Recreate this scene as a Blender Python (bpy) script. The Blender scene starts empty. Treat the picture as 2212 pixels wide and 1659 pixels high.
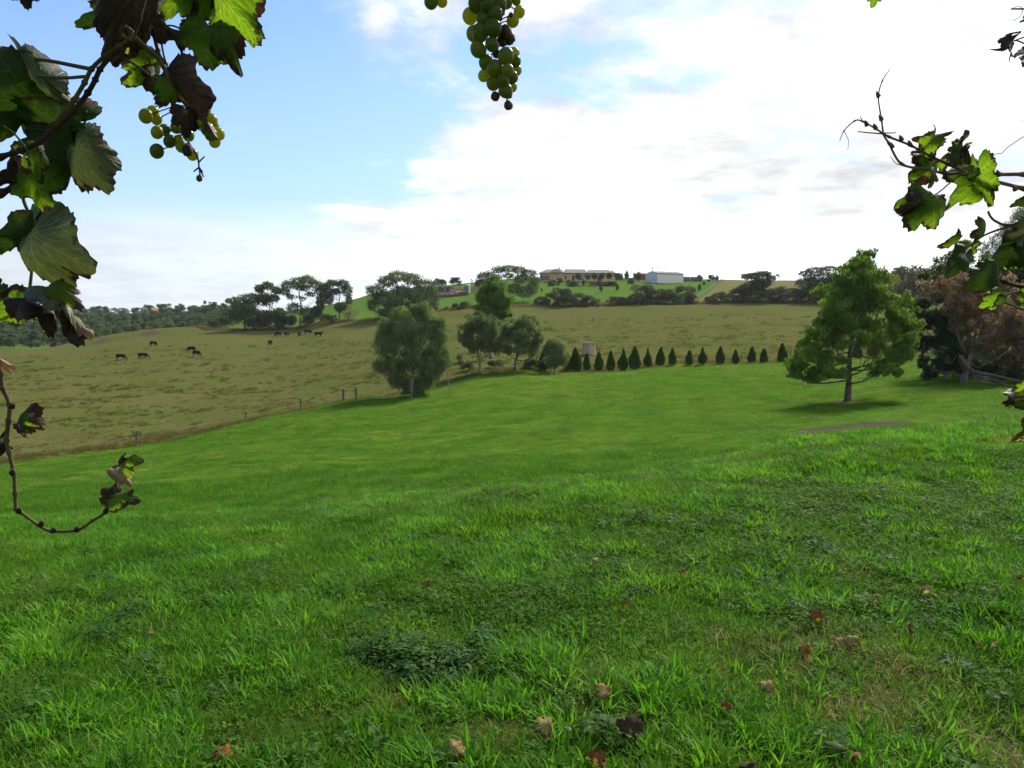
import bpy, bmesh, math, random
import numpy as np
from mathutils import Vector, Matrix

random.seed(7); rng = np.random.default_rng(11)
R = math.radians
scene = bpy.context.scene
col = scene.collection

# ------------------------------------------------------------------ camera, world, sun, exposure
F, CX, CY, HOR, EYE = 1737.0, 1106.0, 829.5, 690.0, 1.6
PITCH = math.atan((CY - HOR) / F)
cam_d = bpy.data.cameras.new('camera'); cam = bpy.data.objects.new('camera', cam_d); col.objects.link(cam)
cam.location = (0, 0, EYE); cam.rotation_euler = (math.pi / 2 - PITCH, 0, 0)
cam_d.sensor_fit = 'HORIZONTAL'; cam_d.angle = 2 * math.atan(CX / F)
cam_d.clip_start = 0.05; cam_d.clip_end = 8000
scene.camera = cam

SUN_AZ, SUN_EL = R(34), R(42)
sun_d = bpy.data.lights.new('sun', 'SUN'); sun = bpy.data.objects.new('sun', sun_d); col.objects.link(sun)
sun_d.energy = 3.6; sun_d.angle = R(14); sun_d.color = (1, .95, .86)
S = Vector((math.sin(SUN_AZ) * math.cos(SUN_EL), math.cos(SUN_AZ) * math.cos(SUN_EL), math.sin(SUN_EL)))
sun.rotation_euler = S.to_track_quat('Z', 'Y').to_euler()
sun.location = (20, 20, 60)

vs = scene.view_settings
vs.view_transform = 'Standard'; vs.look = 'None'; vs.exposure = 1.2; vs.gamma = 1.0
scene.render.engine = 'CYCLES'
cy = scene.cycles
cy.max_bounces = 5; cy.diffuse_bounces = 2; cy.glossy_bounces = 2; cy.transmission_bounces = 6; cy.transparent_max_bounces = 6
cy.use_denoising = True; cy.denoiser = 'OPENIMAGEDENOISE'; cy.denoising_input_passes = 'RGB_ALBEDO_NORMAL'; cy.denoising_prefilter = 'ACCURATE'
cy.sample_clamp_indirect = 6
scene.render.film_transparent = False

class NT:
    """tiny helper to write node trees"""
    def __init__(s, tree): s.t = tree; s.n = tree.nodes; s.l = tree.links
    def new(s, typ, **kw):
        n = s.n.new(typ)
        for k, v in kw.items(): setattr(n, k, v)
        return n
    def put(s, sock, v):
        if v is None: return
        if hasattr(v, 'is_output') or isinstance(v, bpy.types.NodeSocket): s.l.new(v, sock)
        else: sock.default_value = v
    def math(s, op, a, b=None, c=None, clamp=False):
        n = s.new('ShaderNodeMath', operation=op, use_clamp=clamp)
        s.put(n.inputs[0], a); s.put(n.inputs[1], b)
        if c is not None: s.put(n.inputs[2], c)
        return n.outputs[0]
    def vmath(s, op, a, b=None, out=0):
        n = s.new('ShaderNodeVectorMath', operation=op)
        s.put(n.inputs[0], a); s.put(n.inputs[1], b)
        return n.outputs[out]
    def step(s, v, lo, hi, a=0.0, b=1.0):
        n = s.new('ShaderNodeMapRange', interpolation_type='SMOOTHSTEP')
        s.put(n.inputs[0], v); s.put(n.inputs[1], lo); s.put(n.inputs[2], hi); s.put(n.inputs[3], a); s.put(n.inputs[4], b)
        return n.outputs[0]
    def lin(s, v, lo, hi, a=0.0, b=1.0):
        n = s.new('ShaderNodeMapRange'); n.clamp = True
        s.put(n.inputs[0], v); s.put(n.inputs[1], lo); s.put(n.inputs[2], hi); s.put(n.inputs[3], a); s.put(n.inputs[4], b)
        return n.outputs[0]
    def mix(s, f, a, b, mode='MIX'):
        n = s.new('ShaderNodeMix', data_type='RGBA', blend_type=mode)
        s.put(n.inputs[0], f)
        for sock, v in ((n.inputs[6], a), (n.inputs[7], b)):
            s.put(sock, (*v, 1) if isinstance(v, (tuple, list)) and len(v) == 3 else v)
        return n.outputs[2]
    def noise(s, vec, scale, detail=3, rough=.55, out=0, dist=0.0):
        n = s.new('ShaderNodeTexNoise')
        if vec is not None: s.put(n.inputs['Vector'], vec)
        n.inputs['Scale'].default_value = scale; n.inputs['Detail'].default_value = detail
        n.inputs['Roughness'].default_value = rough; n.inputs['Distortion'].default_value = dist
        return n.outputs[out]
    def attr(s, name, typ='GEOMETRY', out='Fac'):
        n = s.new('ShaderNodeAttribute', attribute_type=typ, attribute_name=name)
        return n.outputs[out]
    def scale(s, vec, k):
        n = s.new('ShaderNodeVectorMath', operation='MULTIPLY'); s.put(n.inputs[0], vec); n.inputs[1].default_value = k
        return n.outputs[0]

w = bpy.data.worlds.new('World'); scene.world = w; w.use_nodes = True
w.node_tree.nodes.clear(); N = NT(w.node_tree)
sky = N.new('ShaderNodeTexSky', sky_type='NISHITA')
sky.sun_disc = False; sky.sun_elevation = SUN_EL; sky.sun_rotation = SUN_AZ
sky.air_density = 1.0; sky.dust_density = 0.6; sky.ozone_density = 2.0
D = N.new('ShaderNodeTexCoord').outputs['Generated']
D = N.vmath('NORMALIZE', D)
sx = N.new('ShaderNodeSeparateXYZ'); N.l.new(D, sx.inputs[0])
dx, dy, dz = sx.outputs
zc = N.math('MAXIMUM', dz, 0.0)
den = N.math('ADD', zc, 0.16)
cmb = N.new('ShaderNodeCombineXYZ')
N.put(cmb.inputs[0], N.math('DIVIDE', dx, den)); N.put(cmb.inputs[1], N.math('DIVIDE', dy, den)); cmb.inputs[2].default_value = 3.7
pl = cmb.outputs[0]
n1 = N.noise(pl, 1.15, 8, .60, dist=.25)
n2 = N.noise(pl, 3.6, 5, .6)
n3 = N.noise(pl, 0.8, 3, .5)
# cloud deck thick around and to the side of the sun, breaking up away from it
cover = N.step(dx, -0.40, -0.06, -0.225, 0.17)
v = N.math('ADD', N.math('ADD', n1, cover), N.math('MULTIPLY', N.math('SUBTRACT', n2, .5), .22))
mask = N.step(v, 0.47, 0.66)
# thin places where the blue shows through the deck
mask = N.math('MULTIPLY', mask, N.step(N.noise(N.vmath('ADD', pl, (5.2, 1.3, 0)), 2.3, 5, .6), .53, .68, 1.0, .45))
# clouds glow towards the sun, greyer where they are thick and away from it
cs = N.vmath('DOT_PRODUCT', D, tuple(S), out=1)
bright = N.step(cs, -0.4, 0.95, 6.4, 6.6)
shade = N.step(n3, .36, .58, 1.0, .70)
fine = N.lin(n2, .34, .66, .66, 1.16)
cb = N.math('MULTIPLY', bright, N.math('MULTIPLY', shade, fine))
cc = N.vmath('SCALE', (0.972, 0.985, 1.0))
sc_ = cc.node; N.put(sc_.inputs[3], cb)
skyc = N.mix(1.0, sky.outputs[0], (0.58, 0.71, 0.90), 'MULTIPLY')
skyc = N.mix(N.step(dz, .02, .42, .62, 0), skyc, (2.75, 3.5, 4.3))
colr = N.mix(mask, skyc, sc_.outputs[0])
# low bank of pale cloud lying along the horizon
wob = N.math('MULTIPLY', N.math('SUBTRACT', N.noise(pl, .9, 5, .6), .5), .05)
bank = N.step(N.math('ADD', dz, wob), 0.070, 0.150, 0.85, 0.0)
bk = N.vmath('SCALE', (.90, .945, 1.0)); N.put(bk.node.inputs[3], N.math('MULTIPLY', N.lin(n2, .3, .7, 3.4, 4.3), N.step(cs, .3, .95, 1.0, 1.9)))
colr = N.mix(bank, colr, bk.node.outputs[0])
bg = N.new('ShaderNodeBackground'); N.put(bg.inputs[0], colr); bg.inputs[1].default_value = 0.1
wo = N.new('ShaderNodeOutputWorld'); N.l.new(bg.outputs[0], wo.inputs[0])

# ------------------------------------------------------------------ helpers
RIGHT = np.array([1., 0, 0]); UP = np.array([0, math.sin(PITCH), math.cos(PITCH)]); FWD = np.array([0, math.cos(PITCH), -math.sin(PITCH)])
def P(px, py, d):
    """a point of the place: seen in direction (px, py), d metres out"""
    return np.array([0, 0, EYE]) + d * (RIGHT * (px - CX) / F + UP * (CY - py) / F + FWD)

def tag(o, label=None, cat=None, group=None, kind=None):
    if label: o['label'] = label
    if cat: o['category'] = cat
    if group: o['group'] = group
    if kind: o['kind'] = kind
    return o
def empty(name, loc, label=None, cat=None, group=None, rz=0):
    o = bpy.data.objects.new(name, None); col.objects.link(o); o.location = loc; o.rotation_euler = (0, 0, rz)
    o.empty_display_size = .2
    return tag(o, label, cat, group)
def link(name, me, mat=None, parent=None, loc=None, smooth=False):
    o = bpy.data.objects.new(name, me); col.objects.link(o)
    if mat is not None and not me.materials: me.materials.append(mat)
    if parent is not None: o.parent = parent
    if loc is not None: o.location = loc
    if smooth: me.polygons.foreach_set('use_smooth', np.ones(len(me.polygons), bool))
    return o
def mesh_np(name, verts, quads=None, tris=None, attrs=None):
    me = bpy.data.meshes.new(name)
    verts = np.asarray(verts, np.float32); nq = 0 if quads is None else len(quads); nt = 0 if tris is None else len(tris)
    me.vertices.add(len(verts)); me.vertices.foreach_set('co', verts.ravel())
    me.loops.add(nq * 4 + nt * 3)
    li = np.concatenate([np.asarray(a, np.int32).ravel() for a in (quads, tris) if a is not None and len(a)])
    me.loops.foreach_set('vertex_index', li)
    me.polygons.add(nq + nt)
    st = np.concatenate([np.arange(nq) * 4, nq * 4 + np.arange(nt) * 3]).astype(np.int32)
    me.polygons.foreach_set('loop_start', st)
    me.update(calc_edges=True)
    for k, a in (attrs or {}).items():
        a = np.asarray(a, np.float32)
        t = me.attributes.new(k, 'FLOAT_VECTOR' if a.ndim == 2 else 'FLOAT', 'POINT')
        t.data.foreach_set('vector' if a.ndim == 2 else 'value', a.ravel())
    return me

class MB:
    def __init__(s): s.v = []; s.f = []
    def box(s, c, size, rz=0, tilt=None):
        hx, hy, hz = [a / 2 for a in size]; b = len(s.v)
        M = Matrix.Rotation(rz, 3, 'Z')
        if tilt is not None: M = M @ Matrix.Rotation(tilt[0], 3, tilt[1])
        for z in (-hz, hz):
            for x, y in ((-hx, -hy), (hx, -hy), (hx, hy), (-hx, hy)):
                s.v.append(tuple(Vector(c) + M @ Vector((x, y, z))))
        for f in ((0, 3, 2, 1), (4, 5, 6, 7), (0, 1, 5, 4), (1, 2, 6, 5), (2, 3, 7, 6), (3, 0, 4, 7)): s.f.append(tuple(b + i for i in f))
    def poly(s, pts, faces):
        b = len(s.v); s.v += [tuple(p) for p in pts]; s.f += [tuple(b + i for i in f) for f in faces]
    def tube(s, pts, radii, n=6, cap=True):
        pts = [Vector(p) for p in pts]; b = len(s.v)
        if not hasattr(radii, '__len__'): radii = [radii] * len(pts)
        prev = None
        for i, p in enumerate(pts):
            t = (pts[min(i + 1, len(pts) - 1)] - pts[max(i - 1, 0)])
            t = t.normalized() if t.length > 1e-9 else Vector((0, 0, 1))
            if prev is None:
                a = t.cross(Vector((0, 0, 1)));
                if a.length < .05: a = t.cross(Vector((1, 0, 0)))
            else: a = prev - t * prev.dot(t)
            a = a.normalized(); prev = a; c = t.cross(a)
            for k in range(n):
                an = 2 * math.pi * k / n
                s.v.append(tuple(p + (a * math.cos(an) + c * math.sin(an)) * radii[i]))
        for i in range(len(pts) - 1):
            for k in range(n):
                k2 = (k + 1) % n
                s.f.append((b + i * n + k, b + i * n + k2, b + (i + 1) * n + k2, b + (i + 1) * n + k))
        if cap:
            s.f.append(tuple(b + k for k in range(n))[::-1]); s.f.append(tuple(b + (len(pts) - 1) * n + k for k in range(n)))
    def lathe(s, prof, n=16, c=(0, 0, 0)):
        b = len(s.v); m = len(prof)
        for r, z in prof:
            for k in range(n):
                a = 2 * math.pi * k / n; s.v.append((c[0] + r * math.cos(a), c[1] + r * math.sin(a), c[2] + z))
        for i in range(m - 1):
            for k in range(n): s.f.append((b + i * n + k, b + i * n + (k + 1) % n, b + (i + 1) * n + (k + 1) % n, b + (i + 1) * n + k))
        s.f.append(tuple(b + k for k in range(n))[::-1]); s.f.append(tuple(b + (m - 1) * n + k for k in range(n)))
    def mesh(s, name):
        me = bpy.data.meshes.new(name); me.from_pydata(s.v, [], s.f); me.update(); return me
    def build(s, name, mat, parent=None, smooth=False): return link(name, s.mesh(name), mat, parent, smooth=smooth)

def spline(pts, k=6):
    """Catmull-Rom through the points"""
    pts = [np.asarray(p, float) for p in pts]
    if len(pts) < 3: return pts
    q = [2 * pts[0] - pts[1]] + pts + [2 * pts[-1] - pts[-2]]; out = []
    for i in range(1, len(q) - 2):
        a, b, c, d = q[i - 1:i + 3]
        for j in range(k):
            t = j / k
            out.append(.5 * ((2 * b) + (c - a) * t + (2 * a - 5 * b + 4 * c - d) * t * t + (3 * b - a - 3 * c + d) * t ** 3))
    out.append(pts[-1]); return out

# ------------------------------------------------------------------ terrain
def polar(x, y): return np.arctan2(x, y), np.log(np.maximum(np.hypot(x, y), .25))
ctrl = []
for az, dzs in ((-45, -.03), (-20, -.02), (0, 0), (20, 0), (45, .02)):
    for r in (.4, 1.2, 3.0): ctrl.append((r * math.sin(R(az)), r * math.cos(R(az)), dzs * r / 3))
for az, z in ((-42, -.3), (-20, -.2), (0, -.12), (20, -.04), (42, .03)): ctrl.append((5 * math.sin(R(az)), 5 * math.cos(R(az)), z))
pix = [(1106,1157,7),(1700,1062,8),(2212,1035,8),(560,1224,6.5),(1400,1105,7.5),(850,1190,6.8),(0,1190,7.5),(300,1165,8),(560,1140,8.5),(860,1095,9.2),(1106,1058,10),(1300,1030,10.3),(1700,963,11.5),(1950,930,12.3),(2212,900,13),(2450,872,13.5),(-250,1210,7),
 (0,1130,12),(560,1105,13),(1106,1071,13),(1106,1030,17),(1300,1042,14),(1300,1010,20),(1700,981,17),(1700,945,25),(1950,946,18),(1950,910,27),(2212,920,19),(2212,890,29),(2450,890,20),(2450,862,32),
 (0,1085,20),(560,1060,19),(300,1040,28),(560,1000,30),(560,950,50),(1106,960,32),(1106,900,50),(1106,850,72),(800,900,60),(860,980,32),
 (0,1003,53),(-250,1030,47),(287,962,60),(648,889,72),(768,867,77),(890,857,78),(1035,808,92),(1160,800,95),(1300,797,97),(1500,789,97),(1690,780,97),(1900,775,97),(2212,770,97),(2450,765,97),
 (1300,870,62),(1500,850,62),(1500,905,42),(1300,950,32),(1835,865,48),(2060,826,58),(2212,832,55),(2212,868,38),(1700,908,38),(2450,830,52),
 (0,900,90),(0,830,140),(0,790,190),(260,779,185),(300,900,85),(300,840,125),(600,850,110),(600,780,170),(602,722,250),(-250,820,170),(900,780,130),(900,720,200),
 (1272,767,120),(1300,720,170),(1300,690,210),(1300,656,260),(1600,740,130),(1600,700,180),(1600,652,255),(1900,740,130),(1900,652,250),(2212,650,240),(2212,740,130),(2450,650,240),
 (420,722,262),(520,712,268),(740,692,265),(800,690,265),(1000,664,262),(1150,660,262),
 (800,636,380),(760,650,380),(640,672,380),(500,702,380),(300,736,370),(0,744,380),(-250,748,380),(0,756,290),(100,750,330),(300,735,262),(300,746,310),(-250,760,290),(200,748,300),
 (300,712,450),(0,724,450),(-250,728,450),(500,692,450),(300,694,560),(0,700,560),(-250,703,560),(500,684,560),
 (960,632,330),(1000,648,295),(880,640,320),(1240,607,340),(1450,610,340),(1100,608,340),(1750,605,385),(1950,587,400),(2212,575,400),(2450,570,400),(1250,640,290),(1450,636,290),(1560,632,290),(1560,607,350),(1640,606,375),
 (1350,601,365),(1240,600,365)]
for p in pix: ctrl.append(tuple(P(*p)))
for px, z7, z3 in ((-300, -2, -10), (0, -1.5, -10), (500, 2, -10), (800, 8, -10), (1106, 14, -10), (1500, 16, -10), (1900, 20, -5), (2400, 20, -5)):
    a = math.atan((px - CX) / F)
    for r, z in ((750, z7), (3500, z3)): ctrl.append((r * math.sin(a), r * math.cos(a), z))
ctrl = np.array(ctrl)
ca, cl = polar(ctrl[:, 0], ctrl[:, 1]); cu = np.stack([ca * 3.0, cl], 1)
def kern(d2): return .5 * d2 * np.log(d2 + 1e-12)
nC = len(ctrl)
A = np.zeros((nC + 3, nC + 3)); d2 = ((cu[:, None] - cu[None]) ** 2).sum(-1)
A[:nC, :nC] = kern(d2) + np.eye(nC) * 2e-6; A[:nC, nC] = 1; A[:nC, nC + 1:] = cu; A[nC:, :nC] = A[:nC, nC:].T
sol = np.linalg.solve(A, np.concatenate([ctrl[:, 2], np.zeros(3)]))
waves = []
for wl, am in ((.55, .006), (.8, .009), (1.3, .012), (2.1, .018), (3.7, .03), (7, .05), (13, .08), (24, .12)):
    for k in range(4):
        a = rng.uniform(0, 2 * math.pi); waves.append((2 * math.pi / wl * math.cos(a), 2 * math.pi / wl * math.sin(a), rng.uniform(0, 6.28), am * .6, wl))
def H(x, y, detail=True):
    x = np.asarray(x, float); y = np.asarray(y, float); sh = x.shape; x = x.ravel(); y = y.ravel()
    a, l = polar(x, y); ac = np.clip(a, -R(52), R(52)); out = np.zeros(len(x))
    for i in range(0, len(x), 20000):
        u = np.stack([ac[i:i + 20000] * 3.0, l[i:i + 20000]], 1)
        k = kern(((u[:, None] - cu[None]) ** 2).sum(-1))
        out[i:i + 20000] = k @ sol[:nC] + sol[nC] + u @ sol[nC + 1:]
    r = np.exp(l)
    t = np.clip((np.abs(a) - R(50)) / R(45), 0, 1); t = t * t * (3 - 2 * t)
    back = np.minimum(.01 * r, 6.0)
    out = out * (1 - t) + back * t
    # grassed dam bank on the valley floor
    for mx, my, sxx, syy, hh, rot in BUMPS:
        ex = x - mx; ey = y - my; c, s_ = math.cos(rot), math.sin(rot); e1 = (ex * c + ey * s_) / sxx; e2 = (-ex * s_ + ey * c) / syy
        out += hh * np.exp(-(e1 ** 2 + e2 ** 2))
    if detail:
        n = np.zeros(len(x))
        for kx, ky, ph, am, wl in waves: n += am * np.sin(kx * x + ky * y + ph) * np.clip(wl * 14 / r, 0, 1) * np.clip(r / (wl * 4), 0, 1)
        out += n
    return out.reshape(sh)
def XY(px, d): return (px - CX) / F * d, d * 1.0
bx0, by0 = XY(275, 272); bx1, by1 = XY(370, 282)
BUMPS = [(bx0, by0, 20, 7, 3.2, .25), (bx1, by1, 16, 6, 2.6, .3)]
def H1(x, y): return float(H(np.array([x]), np.array([y]))[0])
def ground(px, d):
    x, y = XY(px, d); return np.array([x, y, H1(x, y)])

# plan boundaries (metres)
fence_line = np.array([XY(-900, 38), XY(-250, 47), XY(0, 53), XY(287, 60), XY(648, 72), XY(768, 77), XY(1035, 91.5), XY(1174, 96), XY(1500, 98), XY(1900, 98), XY(2212, 97), XY(3000, 97)])
hedge_line = np.array([XY(-1500, 275), XY(300, 310), XY(420, 292), XY(520, 270), XY(740, 266), XY(1150, 263), XY(1300, 261), XY(1900, 254), XY(3000, 245)])
hill_fence = np.array([XY(1497, 262), XY(1530, 300), XY(1557, 352), XY(1562, 420)])
def sdist(x, y, line):
    """signed distance to a polyline; positive on the near (camera) side"""
    best = np.full(x.shape, 1e9); sg = np.ones(x.shape)
    for (ax, ay), (bx, by) in zip(line[:-1], line[1:]):
        ex, ey = bx - ax, by - ay; L2 = ex * ex + ey * ey
        t = np.clip(((x - ax) * ex + (y - ay) * ey) / L2, 0, 1)
        d = np.hypot(x - ax - t * ex, y - ay - t * ey); cr = ex * (y - ay) - ey * (x - ax)
        m = d < best; best = np.where(m, d, best); sg = np.where(m, np.where(cr > 0, -1., 1.), sg)
    return best * sg
DIRT = [(*XY(1855, 25.8), 1.45, 3.0, 0), (*XY(1785, 24.5), .9, 1.6, 0), (*XY(235, 263), 6, 2, .1), (*XY(318, 270), 6, 1.6, .1), (*XY(370, 276), 7, 2, .1),
        (*XY(975, 332), 14, 14, 0), (*XY(1010, 325), 8, 8, 0), (*XY(1447, 333), 8, 3, 0), (*XY(1400, 334), 5, 2, 0),
        (*XY(1835, 48), 1.1, .9, 0)]
def dirtmask(x, y):
    m = np.zeros(x.shape)
    for mx, my, a, b, rot in DIRT:
        e = np.hypot((x - mx) / a, (y - my) / b); m = np.maximum(m, np.clip(1.5 - e, 0, 1))
    return m

# ------------------------------------------------------------------ materials
def principled(name, base=None, rough=.8, spec=.3):
    m = bpy.data.materials.new(name); m.use_nodes = True; n = NT(m.node_tree)
    b = m.node_tree.nodes['Principled BSDF']
    if base is not None: b.inputs['Base Color'].default_value = (*base, 1)
    b.inputs['Roughness'].default_value = rough; b.inputs['Specular IOR Level'].default_value = spec
    return m, n, b
def bump(n, b, h, strength=.4, dist=.02):
    k = n.new('ShaderNodeBump'); k.inputs['Strength'].default_value = strength; k.inputs['Distance'].default_value = dist
    n.put(k.inputs['Height'], h); n.l.new(k.outputs[0], b.inputs['Normal'])
def mottled(name, c1, c2, scale=3, rough=.85, spec=.2, bstr=.3, bdist=.01, stretch=None):
    m, n, b = principled(name, None, rough, spec)
    co = n.new('ShaderNodeTexCoord').outputs['Object']
    if stretch: co = n.scale(co, stretch)
    f = n.noise(co, scale, 5, .6)
    n.put(b.inputs['Base Color'], n.mix(n.step(f, .3, .7), c1, c2))
    if bstr: bump(n, b, f, bstr, bdist)
    return m

# grass-covered ground
m_ground, n, b = principled('grass_ground', None, 1.0, 0.0)
pos = n.new('ShaderNodeNewGeometry').outputs['Position']
fl = n.scale(pos, (1, 1, 0.0))
big = n.noise(fl, .09, 4, .6); mid = n.noise(fl, .55, 4, .6); sml = n.noise(fl, 3.2, 5, .65); tiny = n.noise(fl, 19, 3, .6)
lawn = n.mix(n.step(big, .35, .68), (.054, .104, .010), (.104, .132, .022))
lawn = n.mix(n.step(mid, .42, .66, 0, .85), lawn, (.038, .094, .008))
lawn = n.mix(n.step(n.noise(n.scale(pos, (.5, 1.5, 0)), .9, 5, .7), .50, .60, 0, .8), lawn, (.028, .066, .008))
lawn = n.mix(n.step(sml, .5, .75, 0, .55), lawn, (.118, .132, .034))
lawn = n.mix(n.step(tiny, .48, .7, 0, .65), lawn, (.026, .066, .005))
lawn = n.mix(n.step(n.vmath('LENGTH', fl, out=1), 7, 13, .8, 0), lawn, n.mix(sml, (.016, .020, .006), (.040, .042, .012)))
strz = n.scale(pos, (.7, 1.0, 0))
pbig = n.noise(strz, .06, 5, .6); pmid = n.noise(strz, .38, 5, .7); psml = n.noise(fl, 1.2, 5, .75)
pad = n.mix(n.step(pbig, .36, .64), (.056, .080, .015), (.078, .082, .023))
pad = n.mix(n.step(pmid, .40, .62, 0, .8), pad, (.096, .077, .033))
pad = n.mix(n.step(psml, .46, .62, 0, .8), pad, (.042, .062, .012))
pad = n.mix(n.step(n.noise(fl, 3.5, 4, .7), .56, .70, 0, .6), pad, (.085, .064, .030))
hil = n.mix(n.step(n.noise(fl, .12, 4, .6), .4, .65), (.052, .108, .016), (.068, .120, .020))
hil = n.mix(n.step(psml, .5, .75, 0, .5), hil, (.040, .082, .013))
sdf = n.math('ADD', n.attr('sd_fence'), n.math('MULTIPLY', n.math('SUBTRACT', mid, .5), 1.2))
sdh = n.math('ADD', n.attr('sd_hedge'), n.math('MULTIPLY', n.math('SUBTRACT', mid, .5), 4))
c = n.mix(n.step(sdf, -.35, .35), pad, lawn)
rough_f = n.math('MULTIPLY', n.step(sdf, -4.0, -.6), n.step(sdf, -.4, .1, 1, 0))
c = n.mix(n.math('MULTIPLY', rough_f, n.step(psml, .3, .6, .15, .6)), c, (.165, .130, .060))
c = n.mix(n.step(sdh, -1.5, .5), hil, c)
tan = n.step(n.attr('tan'), .3, .7)
c = n.mix(tan, c, n.mix(n.step(pmid, .4, .7), (.115, .105, .045), (.088, .098, .032)))
rough_h = n.math('MULTIPLY', n.step(sdh, -5, -1), n.step(sdh, 2.5, 6, 1, 0))
c = n.mix(n.math('MULTIPLY', rough_h, .75), c, n.mix(psml, (.06, .05, .025), (.14, .10, .05)))
dm = n.step(n.math('ADD', n.attr('dirt'), n.math('MULTIPLY', n.math('SUBTRACT', n.noise(fl, 1.7, 6, .7), .5), 2.0)), .40, .70)
c = n.mix(dm, c, n.mix(sml, (.036, .029, .022), (.085, .066, .050)))
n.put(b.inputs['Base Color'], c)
hgt = n.math('ADD', n.math('MULTIPLY', psml, 1.0), n.math('MULTIPLY', tiny, .35))
bump(n, b, hgt, .6, .12)

def leafmat(name, cols, trans=.42, rough=.6, spec=.12, attrtype='GEOMETRY', nscale=.6):
    """foliage: colour by a per-leaf (or per-tuft) tint, light passing through the blade"""
    m = bpy.data.materials.new(name); m.use_nodes = True; t = m.node_tree; t.nodes.clear(); n = NT(t)
    f = n.attr('tint', attrtype)
    ramp = n.new('ShaderNodeValToRGB'); e = ramp.color_ramp.elements
    while len(e) < len(cols): e.new(.5)
    for i, cc_ in enumerate(cols): e[i].position = i / (len(cols) - 1); e[i].color = (*cc_, 1)
    n.l.new(f, ramp.inputs[0])
    p_ = n.new('ShaderNodeBsdfPrincipled'); n.l.new(ramp.outputs[0], p_.inputs['Base Color'])
    p_.inputs['Roughness'].default_value = rough; p_.inputs['Specular IOR Level'].default_value = spec
    tr = n.new('ShaderNodeBsdfTranslucent')
    n.put(tr.inputs[0], n.mix(1.0, ramp.outputs[0], (1.25, 1.25, .7), 'MULTIPLY'))
    mx = n.new('ShaderNodeMixShader'); mx.inputs[0].default_value = trans
    n.l.new(p_.outputs[0], mx.inputs[1]); n.l.new(tr.outputs[0], mx.inputs[2])
    o = n.new('ShaderNodeOutputMaterial'); n.l.new(mx.outputs[0], o.inputs[0])
    return m
M = {}
M['gum'] = leafmat('gum_leaves', [(0.034, 0.056, 0.019), (0.065, 0.090, 0.031), (0.105, 0.132, 0.046)])
M['gumgreen'] = leafmat('fresh_gum_leaves', [(0.052, 0.104, 0.020), (0.101, 0.182, 0.031), (0.192, 0.270, 0.052)], .4)
M['willow'] = leafmat('willow_myrtle_leaves', [(0.065, 0.110, 0.040), (0.131, 0.186, 0.070), (0.219, 0.274, 0.120)], .35)
M['greygreen'] = leafmat('grey_green_leaves', [(0.064, 0.095, 0.042), (0.112, 0.144, 0.067), (0.167, 0.197, 0.102)], .35)
M['cypress'] = leafmat('cypress_sprays', [(0.027, 0.062, 0.013), (0.048, 0.100, 0.018), (0.077, 0.131, 0.025)], .25)
M['shrub'] = leafmat('hedge_leaves', [(0.032, 0.043, 0.019), (0.057, 0.062, 0.030), (0.089, 0.092, 0.043)], .3)
M['shrubgreen'] = leafmat('green_shrub_leaves', [(0.034, 0.062, 0.017), (0.059, 0.095, 0.025), (0.095, 0.133, 0.036)], .3)
M['forest'] = leafmat('forest_leaves', [(0.042, 0.074, 0.032), (0.067, 0.106, 0.045), (0.106, 0.147, 0.064)], .3)  # lightened and blued: distance haze put into the leaf colour
M['bluegreen'] = leafmat('blue_green_leaves', [(.024, .046, .026), (.042, .074, .040), (.070, .108, .055)], .3)
M['dry'] = leafmat('dry_leaves', [(0.081, 0.054, 0.032), (0.169, 0.111, 0.068), (0.284, 0.196, 0.128)], .3)
M['yellow'] = leafmat('yellow_leaves', [(.30, .16, .02), (.42, .26, .03), (.5, .35, .06)], .4)
M['grass'] = leafmat('lawn_blades', [(.036, .108, .008), (.070, .180, .012), (.125, .240, .022)], .5, .6, .06, 'INSTANCER')
M['tuft'] = leafmat('tuft_blades', [(.042, .132, .009), (.076, .220, .014), (.135, .290, .026)], .5, .55, .10, 'INSTANCER')
M['clover'] = leafmat('clover_leaves', [(.030, .082, .008), (.054, .128, .010), (.094, .180, .016)], .45, .6, .06, 'INSTANCER')
M['weed'] = leafmat('weed_leaves', [(.024, .066, .014), (.038, .094, .020), (.060, .125, .028)], .35, .6, .06, 'INSTANCER')
M['straw'] = leafmat('straw_blades', [(.12, .10, .034), (.21, .165, .070), (.30, .24, .12)], .35, .6, .2, 'INSTANCER')
M['tussock'] = leafmat('tussock_blades', [(.046, .064, .014), (.074, .080, .022), (.140, .108, .052)], .45, .8, .02, 'INSTANCER')
M['bark'] = mottled('grey_bark', (.10, .085, .07), (.22, .19, .16), 6, stretch=(1, 1, .25))
M['palebark'] = mottled('pale_bark', (.20, .165, .13), (.36, .31, .26), 4, stretch=(1, 1, .2))
M['brownbark'] = mottled('brown_bark', (.055, .045, .036), (.12, .10, .08), 6, stretch=(1, 1, .25))
M['limb'] = mottled('reddish_grey_bark', (.07, .052, .042), (.17, .13, .10), 5, stretch=(1, 1, .5))
M['darkbark'] = mottled('dark_bark', (.045, .035, .028), (.10, .08, .065), 6, stretch=(1, 1, .25))

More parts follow.
